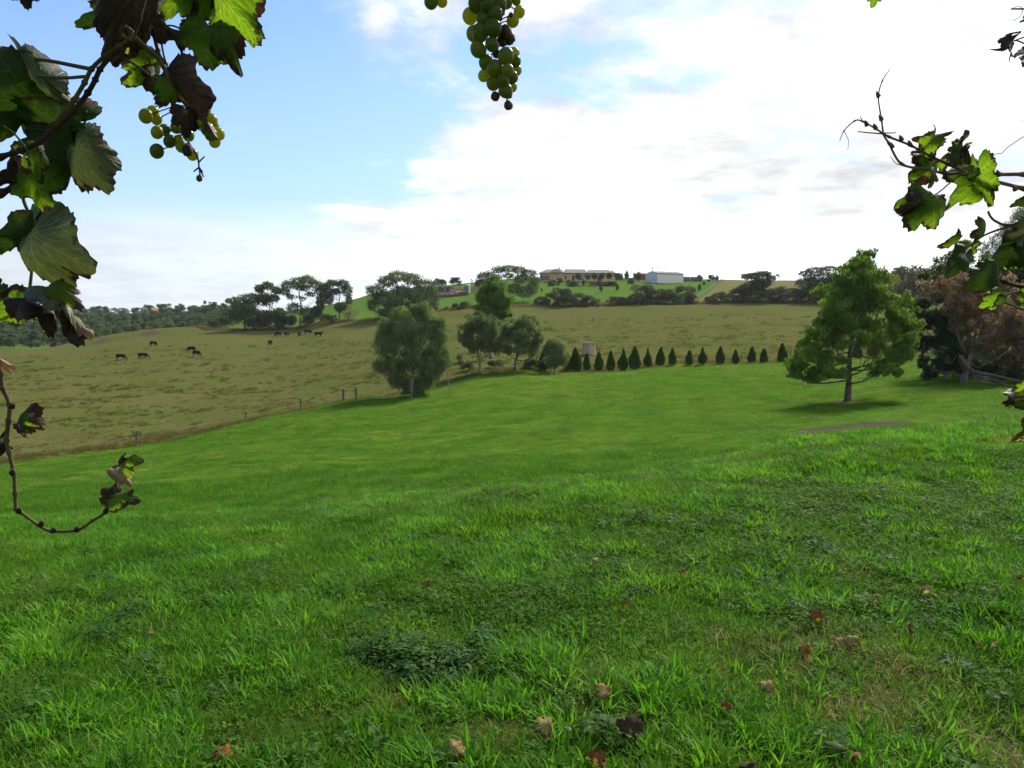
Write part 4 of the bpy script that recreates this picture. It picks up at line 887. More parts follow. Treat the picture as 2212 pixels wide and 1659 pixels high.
def leaflets(n_, rad, size, hmin, hmax, seed, mat, name, three=True):
    r = np.random.default_rng(seed); V = []; Fc = []
    for i in range(n_):
        a = r.uniform(0, 6.283); q = rad * math.sqrt(r.random()); c_ = np.array([q * math.cos(a), q * math.sin(a), r.uniform(hmin, hmax)])
        nr_ = np.array([r.normal(0, .35), r.normal(0, .35), 1]); nr_ /= np.linalg.norm(nr_); e1 = np.cross(nr_, [math.cos(a * 7), math.sin(a * 7), 0]); e1 /= np.linalg.norm(e1); e2 = np.cross(nr_, e1); s = size * r.uniform(.6, 1.3)
        for k in range(3 if three else 1):
            b_ = k * 2.094 + r.uniform(-.2, .2); d_ = e1 * math.cos(b_) + e2 * math.sin(b_); p_ = np.cross(nr_, d_); n0 = len(V)
            V += [c_, c_ + d_ * s * .55 + p_ * s * .42 + nr_ * s * .1, c_ + d_ * s * 1.05 + p_ * s * .25, c_ + d_ * s * 1.1 - p_ * s * .25, c_ + d_ * s * .55 - p_ * s * .42 + nr_ * s * .1]
            Fc += [(n0, n0 + 1, n0 + 2), (n0, n0 + 2, n0 + 3), (n0, n0 + 3, n0 + 4)]
    me = mesh_np(name, np.array(V), None, np.array(Fc)); me.materials.append(mat); return bpy.data.objects.new(name, me)
def collection(name, objs):
    c_ = bpy.data.collections.new(name)
    for i, o in enumerate(objs): o.name = '%s_%02d' % (name, i); c_.objects.link(o)
    return c_
def scatter(name, label, x, y, scl, idx, tint, coll, tilt=.12, cat='grass', dz=0.0):
    n_ = len(x); pts = np.stack([x, y, H(x, y) + dz], 1).astype(np.float32); me = bpy.data.meshes.new(name); me.vertices.add(n_); me.vertices.foreach_set('co', pts.ravel())
    rot = np.stack([rng.normal(0, tilt, n_), rng.normal(0, tilt, n_), rng.uniform(0, 6.283, n_)], 1).astype(np.float32)
    for k, typ, fld, a in (('rot', 'FLOAT_VECTOR', 'vector', rot), ('scl', 'FLOAT', 'value', scl.astype(np.float32)), ('idx', 'INT', 'value', idx.astype(np.int32)), ('tint', 'FLOAT', 'value', np.clip(tint, 0, 1).astype(np.float32))):
        me.attributes.new(k, typ, 'POINT').data.foreach_set(fld, a.ravel())
    o = bpy.data.objects.new(name, me); col.objects.link(o); tag(o, label, cat, None, 'stuff')
    ng = bpy.data.node_groups.new(name + '_scatter', 'GeometryNodeTree'); T = NT(ng)
    ng.interface.new_socket('Geometry', in_out='INPUT', socket_type='NodeSocketGeometry'); ng.interface.new_socket('Geometry', in_out='OUTPUT', socket_type='NodeSocketGeometry')
    gi, go = T.new('NodeGroupInput'), T.new('NodeGroupOutput'); ip = T.new('GeometryNodeInstanceOnPoints'); ci = T.new('GeometryNodeCollectionInfo')
    ci.inputs['Collection'].default_value = coll; ci.inputs['Separate Children'].default_value = True; ci.inputs['Reset Children'].default_value = True
    def na_(nm, typ): q = T.new('GeometryNodeInputNamedAttribute', data_type=typ); q.inputs['Name'].default_value = nm; return q.outputs['Attribute']
    T.l.new(gi.outputs[0], ip.inputs['Points']); T.l.new(ci.outputs[0], ip.inputs['Instance']); ip.inputs['Pick Instance'].default_value = True
    T.l.new(na_('idx', 'INT'), ip.inputs['Instance Index']); T.l.new(na_('rot', 'FLOAT_VECTOR'), ip.inputs['Rotation']); T.l.new(na_('scl', 'FLOAT'), ip.inputs['Scale'])
    T.l.new(ip.outputs[0], go.inputs[0])
    o.modifiers.new('scatter', 'NODES').node_group = ng
    return o
nw = [(2 * math.pi / l_ * math.cos(a), 2 * math.pi / l_ * math.sin(a), p_) for l_ in (.7, 1.1, 1.7, 2.6) for a, p_ in rng.uniform(0, 6.283, (3, 2))]
def nz(x, y, o=0, k=1.0):
    """smooth patchiness of the sward, roughly -1..1"""
    s = 0
    for a, b_, p_ in nw: s = s + np.sin((a * x + b_ * y) * k + p_ + o * 1.7)
    return s / 4.2
def fan(n_, y0, y1, spread=.78, power=1.0):
    """random spots over the wedge of ground in front of the camera and to both sides of it"""
    y = np.sqrt(rng.uniform(y0 ** 2, y1 ** 2, n_)) if power == 1.0 else y0 * (y1 / y0) ** rng.random(n_)
    x = rng.uniform(-1, 1, n_) * (y * spread + .6); return x, y

lawnC = collection('lawn_patch', [blades(50, .13, .02, .075, .0055, .6, 1, M['grass'], 'a'), blades(54, .13, .02, .06, .005, .8, 2, M['grass'], 'b'), blades(42, .12, .03, .085, .006, .5, 3, M['grass'], 'c')])
tuftC = collection('grass_tuft', [blades(34, .06, .07, .15, .0105, .45, 4, M['tuft'], 'a'), blades(28, .06, .06, .14, .0095, .65, 5, M['tuft'], 'b'), blades(44, .085, .06, .12, .0100, .35, 6, M['tuft'], 'c')])
cloverC = collection('clover_patch', [leaflets(34, .13, .011, .015, .045, 7, M['clover'], 'a'), leaflets(30, .12, .013, .01, .05, 8, M['clover'], 'b')])
weedC = collection('weed_patch', [leaflets(26, .11, .026, .03, .10, 9, M['weed'], 'a', True), leaflets(22, .10, .032, .03, .09, 10, M['weed'], 'b', False)])
strawC = collection('straw_patch', [blades(34, .12, .03, .09, .003, 1.1, 11, M['straw'], 'a'), blades(24, .10, .04, .12, .003, 1.2, 12, M['straw'], 'b')])
farC = collection('far_patch', [blades(60, .30, .03, .08, .010, .6, 13, M['grass'], 'a'), blades(50, .30, .03, .07, .011, .7, 14, M['grass'], 'b')])
tussC = collection('tussock', [blades(60, .40, .10, .30, .022, .6, 15, M['tussock'], 'a'), blades(50, .30, .12, .38, .022, .5, 16, M['tussock'], 'b'), blades(40, .5, .06, .18, .03, .8, 17, M['tussock'], 'c')])

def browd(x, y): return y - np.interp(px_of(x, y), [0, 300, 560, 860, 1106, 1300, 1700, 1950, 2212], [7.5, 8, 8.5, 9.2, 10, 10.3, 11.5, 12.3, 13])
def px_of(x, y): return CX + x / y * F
def blob(x, y, px, d, rx, ry): cx_, cy_ = XY(px, d); return np.exp(-(((x - cx_) / rx) ** 2 + ((y - cy_) / ry) ** 2))
def weedmask(x, y): return np.maximum.reduce([blob(x, y, 960, 3.72, .26, .2), blob(x, y, 830, 3.85, .2, .12), blob(x, y, 1040, 3.95, .14, .12)])
def clovermask(x, y): return np.maximum.reduce([blob(x, y, 1000, 4.6, .8, .6), blob(x, y, 1750, 6.2, 1.3, 1.0), blob(x, y, 2050, 7.0, 1.6, 1.2), blob(x, y, 250, 5.0, .7, .4), blob(x, y, 1350, 5.4, .7, .4), blob(x, y, 1900, 4.4, .5, .3)])
def drymask(x, y): return np.maximum.reduce([blob(x, y, 1790, 3.72, .42, .26), .8 * blob(x, y, 1950, 3.3, .5, .3), .6 * blob(x, y, 2100, 3.0, .6, .4), .7 * blob(x, y, 1180, 9.6, 1.1, .35), .6 * blob(x, y, 1010, 9.0, 1.4, .3), .6 * blob(x, y, 2060, 12.2, 1.2, .4), .5 * blob(x, y, 1560, 8.2, .5, .2)])
def baremask(x, y): return np.maximum.reduce([blob(x, y, 1060, 3.02, .30, .10), blob(x, y, 1330, 3.0, .16, .08), blob(x, y, 830, 3.35, .28, .08), blob(x, y, 520, 2.95, .3, .07), blob(x, y, 1230, 3.18, .15, .06)])
# fine sward
x, y = fan(21000, 1.8, 9.5); keep = rng.random(len(x)) > np.clip(-.45 - .9 * nz(x, y, 9, 1.3), 0, .6) +  np.maximum.reduce([.7 * weedmask(x, y), 0.55 * clovermask(x, y), .9 * drymask(x, y), .97 * baremask(x, y)]); x, y = x[keep], y[keep]
scatter('lawn_grass', 'short green lawn grass covering the near slope', x, y, rng.uniform(.75, 1.3, len(x)) * (1 + .25 * nz(x, y)), rng.integers(0, 3, len(x)), .42 + .25 * nz(x, y, 1) + rng.normal(0, .12, len(x)) - .25 * clovermask(x, y), lawnC)
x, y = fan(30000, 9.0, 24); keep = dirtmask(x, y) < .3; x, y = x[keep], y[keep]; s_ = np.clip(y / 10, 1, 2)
scatter('lawn_grass_beyond', 'lawn grass on the brow of the slope and just past it', x, y, rng.uniform(.8, 1.2, len(x)) * s_, rng.integers(0, 3, len(x)), .45 + .28 * nz(x, y, 1, .7) + rng.normal(0, .12, len(x)) + np.where(browd(x, y) < 0, .16 * np.exp(browd(x, y) / 1.2), -.14 * np.exp(-browd(x, y) / 5)), lawnC)  # brow light put into the blade tint: yellower up to it, darker just past
x, y = fan(26000, 22, 100, .74, 0); keep = (sdist(x, y, fence_line) > .3) & (dirtmask(x, y) < .2); x, y = x[keep], y[keep]
scatter('far_lawn_grass', 'smooth lawn grass of the lower slope', x, y, rng.uniform(.7, 1.1, len(x)) * np.clip(y / 26, .9, 2.4), rng.integers(0, 2, len(x)), .42 + .3 * nz(x, y, 2, .3) + rng.normal(0, .2, len(x)) - .35 * np.clip(nz(x, y * 2.5, 7, .5), 0, 1), farC)
# low dark weeds and dry wisps dotted over the lower lawn
x, y = fan(2600, 13, 98, .74, 0); keep = (sdist(x, y, fence_line) > .5) & (dirtmask(x, y) < .2) & (rng.random(len(x)) < np.clip(.35 + .7 * nz(x, y, 12, .25), 0, 1)); x, y = x[keep], y[keep]
scatter('lawn_weeds', 'low dark weeds dotted over the lower lawn', x, y, rng.uniform(1.0, 3.0, len(x)) * np.clip(y / 35, .8, 2.2), rng.integers(0, 2, len(x)), .15 + rng.normal(0, .2, len(x)), cloverC, cat='weeds')
x, y = fan(1500, 10, 98, .74, 0); keep = (sdist(x, y, fence_line) > .5) & (rng.random(len(x)) < np.clip(.3 + .8 * nz(x, y, 13, .2), 0, 1)); x, y = x[keep], y[keep]
scatter('lawn_straw', 'wisps of dry grass dotted over the lower lawn', x, y, rng.uniform(.8, 2.2, len(x)) * np.clip(y / 35, .8, 2.4), rng.integers(0, 2, len(x)), .4 + rng.normal(0, .25, len(x)), strawC)
# lush tufts
x, y = fan(17000, 1.9, 13); p_ = np.clip(nz(x, y, 3, .8) * 1.1 + .3 + .5 * np.exp(-((y - 2.9) / .9) ** 2) - .3 * (px_of(x, y) > 1550) * (y < 4.2), 0, 1) * (1 - .97 * np.maximum(.8 * weedmask(x, y), drymask(x, y))) * (1 - .6 * clovermask(x, y)) * (1 - .8 * baremask(x, y)); keep = rng.random(len(x)) < p_; x, y = x[keep], y[keep]
scatter('grass_tufts', 'taller bright green grass tufts on the near lawn', x, y, rng.uniform(.6, 1.2, len(x)), rng.integers(0, 3, len(x)), .5 + .3 * nz(x, y, 4) + rng.normal(0, .16, len(x)), tuftC)
# clover, weeds, straw
x, y = fan(14000, 2.2, 12); keep = rng.random(len(x)) < np.clip(clovermask(x, y) * 1.0 + .10 + .12 * nz(x, y, 6), 0, 1); x, y = x[keep], y[keep]
scatter('clover', 'clover growing in patches through the near lawn', x, y, rng.uniform(.8, 1.4, len(x)), rng.integers(0, 2, len(x)), .5 + rng.normal(0, .2, len(x)), cloverC, cat='clover')
x, y = fan(9000, 2.6, 5.2, .4); keep = rng.random(len(x)) < (weedmask(x, y) - .1) * .45; x, y = x[keep], y[keep]
x2, y2 = fan(160, 2.3, 7); x, y = np.concatenate([x, x2]), np.concatenate([y, y2])
scatter('broadleaf_weeds', 'dark blue-green broad-leaved weeds low in the lawn', x, y, rng.uniform(.5, 1.0, len(x)), rng.integers(0, 2, len(x)), .5 + rng.normal(0, .2, len(x)), weedC, cat='weeds')
x, y = fan(26000, 2.2, 13.5); keep = rng.random(len(x)) < np.clip(drymask(x, y) * 1.2 + .04 + .03 * nz(x, y, 8), 0, 1); x, y = x[keep], y[keep]
scatter('dry_grass', 'straw-coloured dry grass in worn patches of the lawn', x, y, rng.uniform(.7, 1.25, len(x)), rng.integers(0, 2, len(x)), .5 + rng.normal(0, .25, len(x)), strawC)
# rough pasture
y = np.exp(rng.uniform(math.log(48), math.log(215), 40000)); x = rng.uniform(-1, 1, len(y)) * y * .74; sf = sdist(x, y, fence_line); sh_ = sdist(x, y, hedge_line); keep = (sf < -.2) & (sh_ > 1) & (rng.random(len(x)) < np.clip(.25 + .9 * nz(x, y, 14, .1) + .5 * nz(x, y, 15, .35), .03, 1)); x, y, sf = x[keep], y[keep], sf[keep]
tt = .40 + .35 * nz(x, y, 5, .07) + rng.normal(0, .28, len(x)); tt = np.where(sf > -3.5, tt * .4 + .6, tt)
scatter('pasture_tussocks', 'rough olive and brown tussocks of the grazed paddock', x, y, rng.gamma(3, .28, len(x)) * np.clip(y / 90, .7, 1.5) * np.where(sf > -3, 1.1, .8), rng.integers(0, 3, len(x)), tt, tussC)
# long dry grass along fence, cypress row and hedge
def along(line, n_, off, wid_):
    seg = np.hypot(*np.diff(line, axis=0).T); c_ = np.concatenate([[0], np.cumsum(seg)]); s = rng.uniform(0, c_[-1], n_); q = np.stack([np.interp(s, c_, line[:, 0]), np.interp(s, c_, line[:, 1])], 1)
    q[:, 1] += off + rng.normal(0, wid_, n_); return q[:, 0], q[:, 1]
x, y = along(fence_line[1:11], 1500, 1.3, 1.2); keep = np.abs(x / y) < .74; x, y = x[keep], y[keep]
scatter('fence_grass', 'long pinkish-brown dry grass along the fence line', x, y, rng.uniform(.7, 1.5, len(x)), rng.integers(0, 2, len(x)), .75 + rng.normal(0, .2, len(x)), tussC)
x, y = along(hedge_line[1:8], 1900, -3.2, 1.5); keep = np.abs(x / y) < .74; x, y = x[keep], y[keep]
scatter('hedge_grass', 'long brown dry grass along the foot of the hedge', x, y, rng.uniform(1.8, 3.4, len(x)), rng.integers(0, 2, len(x)), .8 + rng.normal(0, .2, len(x)), tussC)

# ------------------------------------------------------------------ vine leaves
def vinemat(name, g1, g2, brown, bc1=(.030, .016, .012), bc2=(.085, .048, .030), trans=.5, spec=.15, rough=.55, vein=(.16, .22, .07)):
    """grape leaf: green blade with paler veins and dead brown margins"""
    m = bpy.data.materials.new(name); m.use_nodes = True; t = m.node_tree; t.nodes.clear(); n = NT(t)
    co = n.attr('leafco', out='Vector'); edge = n.attr('rim')
    oi = n.new('ShaderNodeObjectInfo').outputs['Random']
    off = n.vmath('ADD', co, None); cb_ = n.new('ShaderNodeCombineXYZ'); n.put(cb_.inputs[0], n.math('MULTIPLY', oi, 37.0)); n.put(cb_.inputs[1], n.math('MULTIPLY', oi, 11.0)); n.put(off.node.inputs[1], cb_.outputs[0])
    na = n.noise(off, 2.6, 4, .6); nb = n.noise(off, 9, 4, .6)
    br = n.math('ADD', n.math('MULTIPLY', edge, .62), n.math('ADD', n.math('MULTIPLY', na, .75), n.math('MULTIPLY', nb, .22)))
    bm = n.step(br, brown, brown + .05)
    best = None
    for a in (0, 52, -52, 108, -108):
        dvx, dvy = math.sin(R(a)), math.cos(R(a))
        al = n.vmath('DOT_PRODUCT', co, (dvx, dvy, 0), out=1); pe = n.math('ABSOLUTE', n.vmath('DOT_PRODUCT', co, (dvy, -dvx, 0), out=1))
        d_ = n.math('ADD', pe, n.step(al, .02, -.02, 0, 1)); d_ = n.math('ADD', d_, n.math('MULTIPLY', al, .012))
        # side veins leaving each main vein
        sv = n.math('ABSOLUTE', n.math('SUBTRACT', n.math('FRACT', n.math('MULTIPLY', n.math('SUBTRACT', al, n.math('MULTIPLY', pe, .9)), 5.5)), .5))
        d2_ = n.math('ADD', n.math('MULTIPLY', sv, .14), n.math('ADD', n.step(pe, .2, .34), n.step(al, .05, .0)))
        d_ = n.math('MINIMUM', d_, n.math('ADD', d2_, .008))
        best = d_ if best is None else n.math('MINIMUM', best, d_)
    vm = n.step(best, .006, .024, 1, 0)
    gcol = n.mix(n.step(nb, .3, .7), g1, g2); gcol = n.mix(n.math('MULTIPLY', vm, .65), gcol, vein)
    bcol = n.mix(n.step(nb, .3, .72), bc1, bc2)
    c_ = n.mix(bm, gcol, bcol)
    p_ = n.new('ShaderNodeBsdfPrincipled'); n.put(p_.inputs['Base Color'], c_); p_.inputs['Roughness'].default_value = rough; p_.inputs['Specular IOR Level'].default_value = spec
    bp = n.new('ShaderNodeBump'); bp.inputs['Strength'].default_value = .5; bp.inputs['Distance'].default_value = .002; n.put(bp.inputs['Height'], n.math('ADD', nb, n.math('MULTIPLY', vm, .6))); n.l.new(bp.outputs[0], p_.inputs['Normal'])
    tr = n.new('ShaderNodeBsdfTranslucent'); n.put(tr.inputs[0], n.mix(1.0, c_, n.mix(bm, (1.9, 1.7, .5), (.7, .6, .5)), 'MULTIPLY'))
    mx = n.new('ShaderNodeMixShader'); n.put(mx.inputs[0], n.mix(bm, (trans,) * 3, (trans * .5,) * 3)); n.l.new(p_.outputs[0], mx.inputs[1]); n.l.new(tr.outputs[0], mx.inputs[2])
    o = n.new('ShaderNodeOutputMaterial'); n.l.new(mx.outputs[0], o.inputs[0]); return m
V_G = vinemat('vine_leaf_green', (.044, .105, .010), (.068, .142, .012), 1.04, trans=.65)
V_D = vinemat('vine_leaf_dark', (.015, .040, .010), (.025, .056, .012), 1.05, trans=.2, vein=(.05, .09, .03))
V_P = vinemat('vine_leaf_pale', (.055, .082, .042), (.080, .108, .060), 1.06, trans=.14, rough=.45, spec=.2, vein=(.16, .18, .11))
V_M = vinemat('vine_leaf_mixed', (.050, .112, .010), (.076, .145, .014), .95, trans=.6)
V_B = vinemat('vine_leaf_brown', (.030, .055, .010), (.04, .07, .012), .55, bc1=(.022, .014, .010), bc2=(.062, .038, .026), trans=.3)
V_T = vinemat('vine_leaf_tan', (.20, .22, .12), (.26, .26, .16), .72, bc1=(.20, .12, .07), bc2=(.34, .23, .15), trans=.35)
V_F = vinemat('fallen_leaf_tan', (.25, .20, .08), (.32, .26, .12), .85, bc1=(.14, .08, .028), bc2=(.27, .17, .07), trans=.2, spec=.02)
V_R = vinemat('fallen_leaf_brown', (.18, .11, .03), (.22, .14, .05), .66, bc1=(.10, .040, .016), bc2=(.23, .10, .036), trans=.2, spec=.02)

def leaf_shape(seed, teeth=.06, lob=1.0, notch=1.0, nseg=92, nring=9):
    r = random.Random(seed); th = np.linspace(-math.pi, math.pi, nseg, endpoint=False) + math.pi / nseg
    base = .58 + .38 * np.exp(-(th / .46) ** 2) * lob
    for a, am, wd in ((.98, .25, .42), (-.98, .27, .42), (1.9, .20, .45), (-1.9, .18, .45)): base = base + am * (1 + r.uniform(-.12, .12)) * np.exp(-((th - a) / wd) ** 2)
    for a in (.48, -.48): base = base - .12 * notch * np.exp(-((th - a) / .10) ** 2)
    for a in (1.42, -1.42): base = base - .08 * notch * np.exp(-((th - a) / .12) ** 2)
    base = base * np.clip((math.pi - np.abs(th)) / .55, .10, 1) ** .5
    ph = np.cumsum(np.array([r.uniform(.8, 1.2) for _ in range(nseg)]))
    tooth = np.abs(((ph / 3.1) % 1.0) - .5) * 2
    base = base * (1 - teeth * 1.5 * tooth + teeth * np.array([r.uniform(-.5, .5) for _ in range(nseg)]))
    fr = np.linspace(0, 1, nring + 1)[1:] ** .85
    X = [0.0]; Y = [0.0]; RIM = [0.0]
    for f in fr:
        w_ = base * f
        X += list(np.sin(th) * w_); Y += list(np.cos(th) * w_); RIM += [f] * nseg
    Q = []; T = []
    for k in range(nseg): T.append((0, 1 + (k + 1) % nseg, 1 + k))
    for i in range(nring - 1):
        for k in range(nseg): a = 1 + i * nseg; k2 = (k + 1) % nseg; Q.append((a + k, a + k2, a + nseg + k2, a + nseg + k))
    return np.array(X), np.array(Y), np.array(RIM), np.array(Q), np.array(T)
def vine_leaf(parent, mat, base, tip, roll=0., width=1.0, kx=.6, ky=.5, curl=.25, crumple=.05, seed=0, holes=0, lob=1.0, name='leaf', notch=1.0):
    """a grape leaf from its stalk joint to its tip; roll turns it about the midrib, kx / ky bend it across / along"""
    base, tip = np.asarray(base, float), np.asarray(tip, float); ax = tip - base; L_ = np.linalg.norm(ax); ay = ax / L_
    X, Y, RIM, Q, T = leaf_shape(seed, lob=lob, notch=notch)
    co = np.stack([X, Y, 0 * X], 1)
    r = np.random.default_rng(seed); x, y = X * width, Y.copy(); z = np.zeros(len(X))
    for _ in range(7):
        a = r.uniform(0, 6.28); f = r.uniform(3, 9); z += crumple * r.uniform(.3, 1) * np.sin(f * (x * math.cos(a) + y * math.sin(a)) + r.uniform(0, 6.28)) * (.25 + RIM)
    z += curl * RIM ** 3 * (.6 + .4 * np.sin(np.arctan2(X, Y) * 3 + seed))
    if abs(kx) > 1e-3: x, z = np.sin(kx * x) / kx * (1 - kx * z * .5), z + (1 - np.cos(kx * x)) / kx
    if abs(ky) > 1e-3: y, z = np.sin(ky * y) / ky - z * np.sin(ky * y) * .6, z * np.cos(ky * y) + (1 - np.cos(ky * y)) / ky
    yt = np.array([np.sin(ky) / ky if abs(ky) > 1e-3 else 1.0, (1 - math.cos(ky)) / ky if abs(ky) > 1e-3 else 0.0]); an = math.atan2(yt[1], yt[0]); ch = np.hypot(*yt)
    y, z = (y * math.cos(an) + z * math.sin(an)) / ch, (-y * math.sin(an) + z * math.cos(an)) / ch
    view = base - np.array([0, 0, EYE]); view /= np.linalg.norm(view)
    sd = np.cross(ay, view); sd /= np.linalg.norm(sd) + 1e-9; nr_ = np.cross(sd, ay)
    s2 = sd * math.cos(roll) + nr_ * math.sin(roll); n2 = np.cross(s2, ay)
    Vv = (s2 * x[:, None] + ay * y[:, None] + n2 * z[:, None]) * L_
    if holes:
        cen = (co[Q].mean(1))[:, :2]; keep = np.ones(len(Q), bool)
        for _ in range(holes):
            a = r.uniform(-2.2, 2.2); q = r.uniform(.3, .85); hx, hy = q * .7 * math.sin(a), q * .7 * math.cos(a); rad = r.uniform(.05, .14)
            keep &= np.hypot((cen[:, 0] - hx) * 1.4, cen[:, 1] - hy) > rad * (1 + .3 * np.sin(np.arctan2(cen[:, 0] - hx, cen[:, 1] - hy) * 5))
        Q = Q[keep]
    me = mesh_np(name, Vv, Q, T, {'leafco': co, 'rim': RIM}); me.materials.append(mat)
    o = link(name, me, None, parent, smooth=True)
    o.location = base - (np.array(parent.location) if parent is not None else 0)
    return o
M['cane'] = mottled('green_brown_cane', (.055, .050, .020), (.105, .085, .040), 40, bstr=.4, bdist=.001)
M['canedark'] = mottled('dark_brown_cane', (.022, .015, .012), (.055, .036, .026), 40, bstr=.4, bdist=.001)
M['petiole'] = mottled('green_stalk', (.06, .075, .022), (.11, .11, .035), 40, bstr=0)
def cane(parent, pts, d, r0, r1, mat, name='cane', knots=0, k=6):
    """woody shoot through points seen at (px, py) about d metres out; knots swell it at its nodes"""
    org = np.array(parent.location); q = []
    for i, p in enumerate(pts): q.append(P(p[0], p[1], p[2] if len(p) > 2 else d) - org)
    s = spline(q, k); rad = np.linspace(r0, r1, len(s))
    if knots: rad = rad * (1 + .55 * np.array([1 if i % k == 0 and 0 < i < len(s) - 1 else 0 for i in range(len(s))]))
    mb = MB(); mb.tube(s, list(rad), 8); return mb.build(name, M[mat], parent, True)
PXM = 1.05 / F

# ------------------------------------------------------------------ the vine hanging into the left of the view
DL = 1.05
lv = empty('grapevine', P(-120, 120, DL), 'dark grapevine with browning leaves hanging in at the left', 'grapevine')
cane(lv, [(-160, 400), (0, 340), (45, 325), (86, 306), (125, 272), (160, 240), (190, 200), (206, 172), (216, 150), (236, 126), (262, 104), (284, 84), (300, 40), (320, -40), (330, -130)], .985, .0034, .0028, 'canedark', knots=1)
cane(lv, [(118, 272), (140, 242), (160, 216), (183, 178), (198, 149), (226, 122), (258, 100), (278, 84), (283, 68), (272, 60), (262, 66), (268, 84)], .97, .0028, .0025, 'cane', knots=1)
cane(lv, [(-160, 480), (0, 418), (29, 402), (55, 386), (100, 352)], 1.07, .005, .0035, 'canedark', knots=1)
cane(lv, [(286, 76), (312, 100), (338, 122), (356, 150), (370, 180), (381, 184)], 1.0, .0032, .003, 'cane')
cane(lv, [(324, -60), (324, 0), (318, 40), (332, 74), (341, 109), (350, 128), (362, 140)], 1.06, .0035, .002, 'cane', knots=1)
cane(lv, [(338, -60), (333, 0), (335, 38), (345, 60), (352, 112), (366, 158)], 1.05, .002, .0012, 'cane')
cane(lv, [(255, 122), (285, 136), (320, 160), (355, 190)], 1.03, .0018, .0014, 'petiole', 'stalk')
cane(lv, [(200, 150, .972), (180, 146, .985), (150, 140, 1.0), (110, 132, 1.02), (70, 127, 1.04)], 1.0, .0026, .0022, 'cane', 'stalk')
cane(lv, [(190, 166, .972), (175, 166, .985), (150, 168, 1.0), (115, 168, 1.01), (84, 165, 1.025)], .995, .0022, .002, 'cane', 'stalk')
cane(lv, [(290, 16), (300, 30), (306, 38)], 1.05, .0014, .0012, 'petiole', 'stalk')
cane(lv, [(282, 36), (298, 50), (318, 60)], 1.05, .0015, .0012, 'petiole', 'stalk')
cane(lv, [(345, 60), (368, 55), (392, 62)], 1.06, .0012, .0012, 'petiole', 'stalk')
cane(lv, [(170, 232), (186, 240), (184, 262), (172, 290), (166, 316)], 1.06, .0016, .0014, 'petiole', 'stalk')
cane(lv, [(8, 272), (30, 288), (50, 312), (64, 330)], .98, .0013, .0013, 'petiole', 'stalk')
cane(lv, [(46, 400), (52, 436), (66, 470), (70, 506)], 1.05, .0024, .002, 'petiole', 'stalk')
cane(lv, [(68, 506), (70, 560), (67, 600), (60, 645), (46, 662), (0, 680), (-60, 700), (-160, 690)], 1.06, .0016, .003, 'petiole', 'stalk')
cane(lv, [(-160, 660), (-60, 700), (-20, 760), (0, 811), (7, 840), (21, 874), (19, 908), (13.5, 953), (20, 978), (30, 1023), (33, 1066), (35, 1100), (45, 1107), (83, 1134), (111, 1147), (167, 1145), (199, 1125), (226, 1108), (243, 1077), (250, 1048), (254, 1014)], 1.05, .0034, .0014, 'cane', knots=1)
for px, py in ((26, 880), (25, 1023), (40, 1106), (88, 1134), (114, 1148), (165, 1146), (228, 1106)):
    o_ = P(px, py, 1.047) - np.array(lv.location); mb = MB(); mb.tube([o_, o_ + (.003, -.002, .004), o_ + (.0055, -.003, .0035)], [.0038, .003, .0012], 6); mb.build('bud', M['canedark'], lv, True)
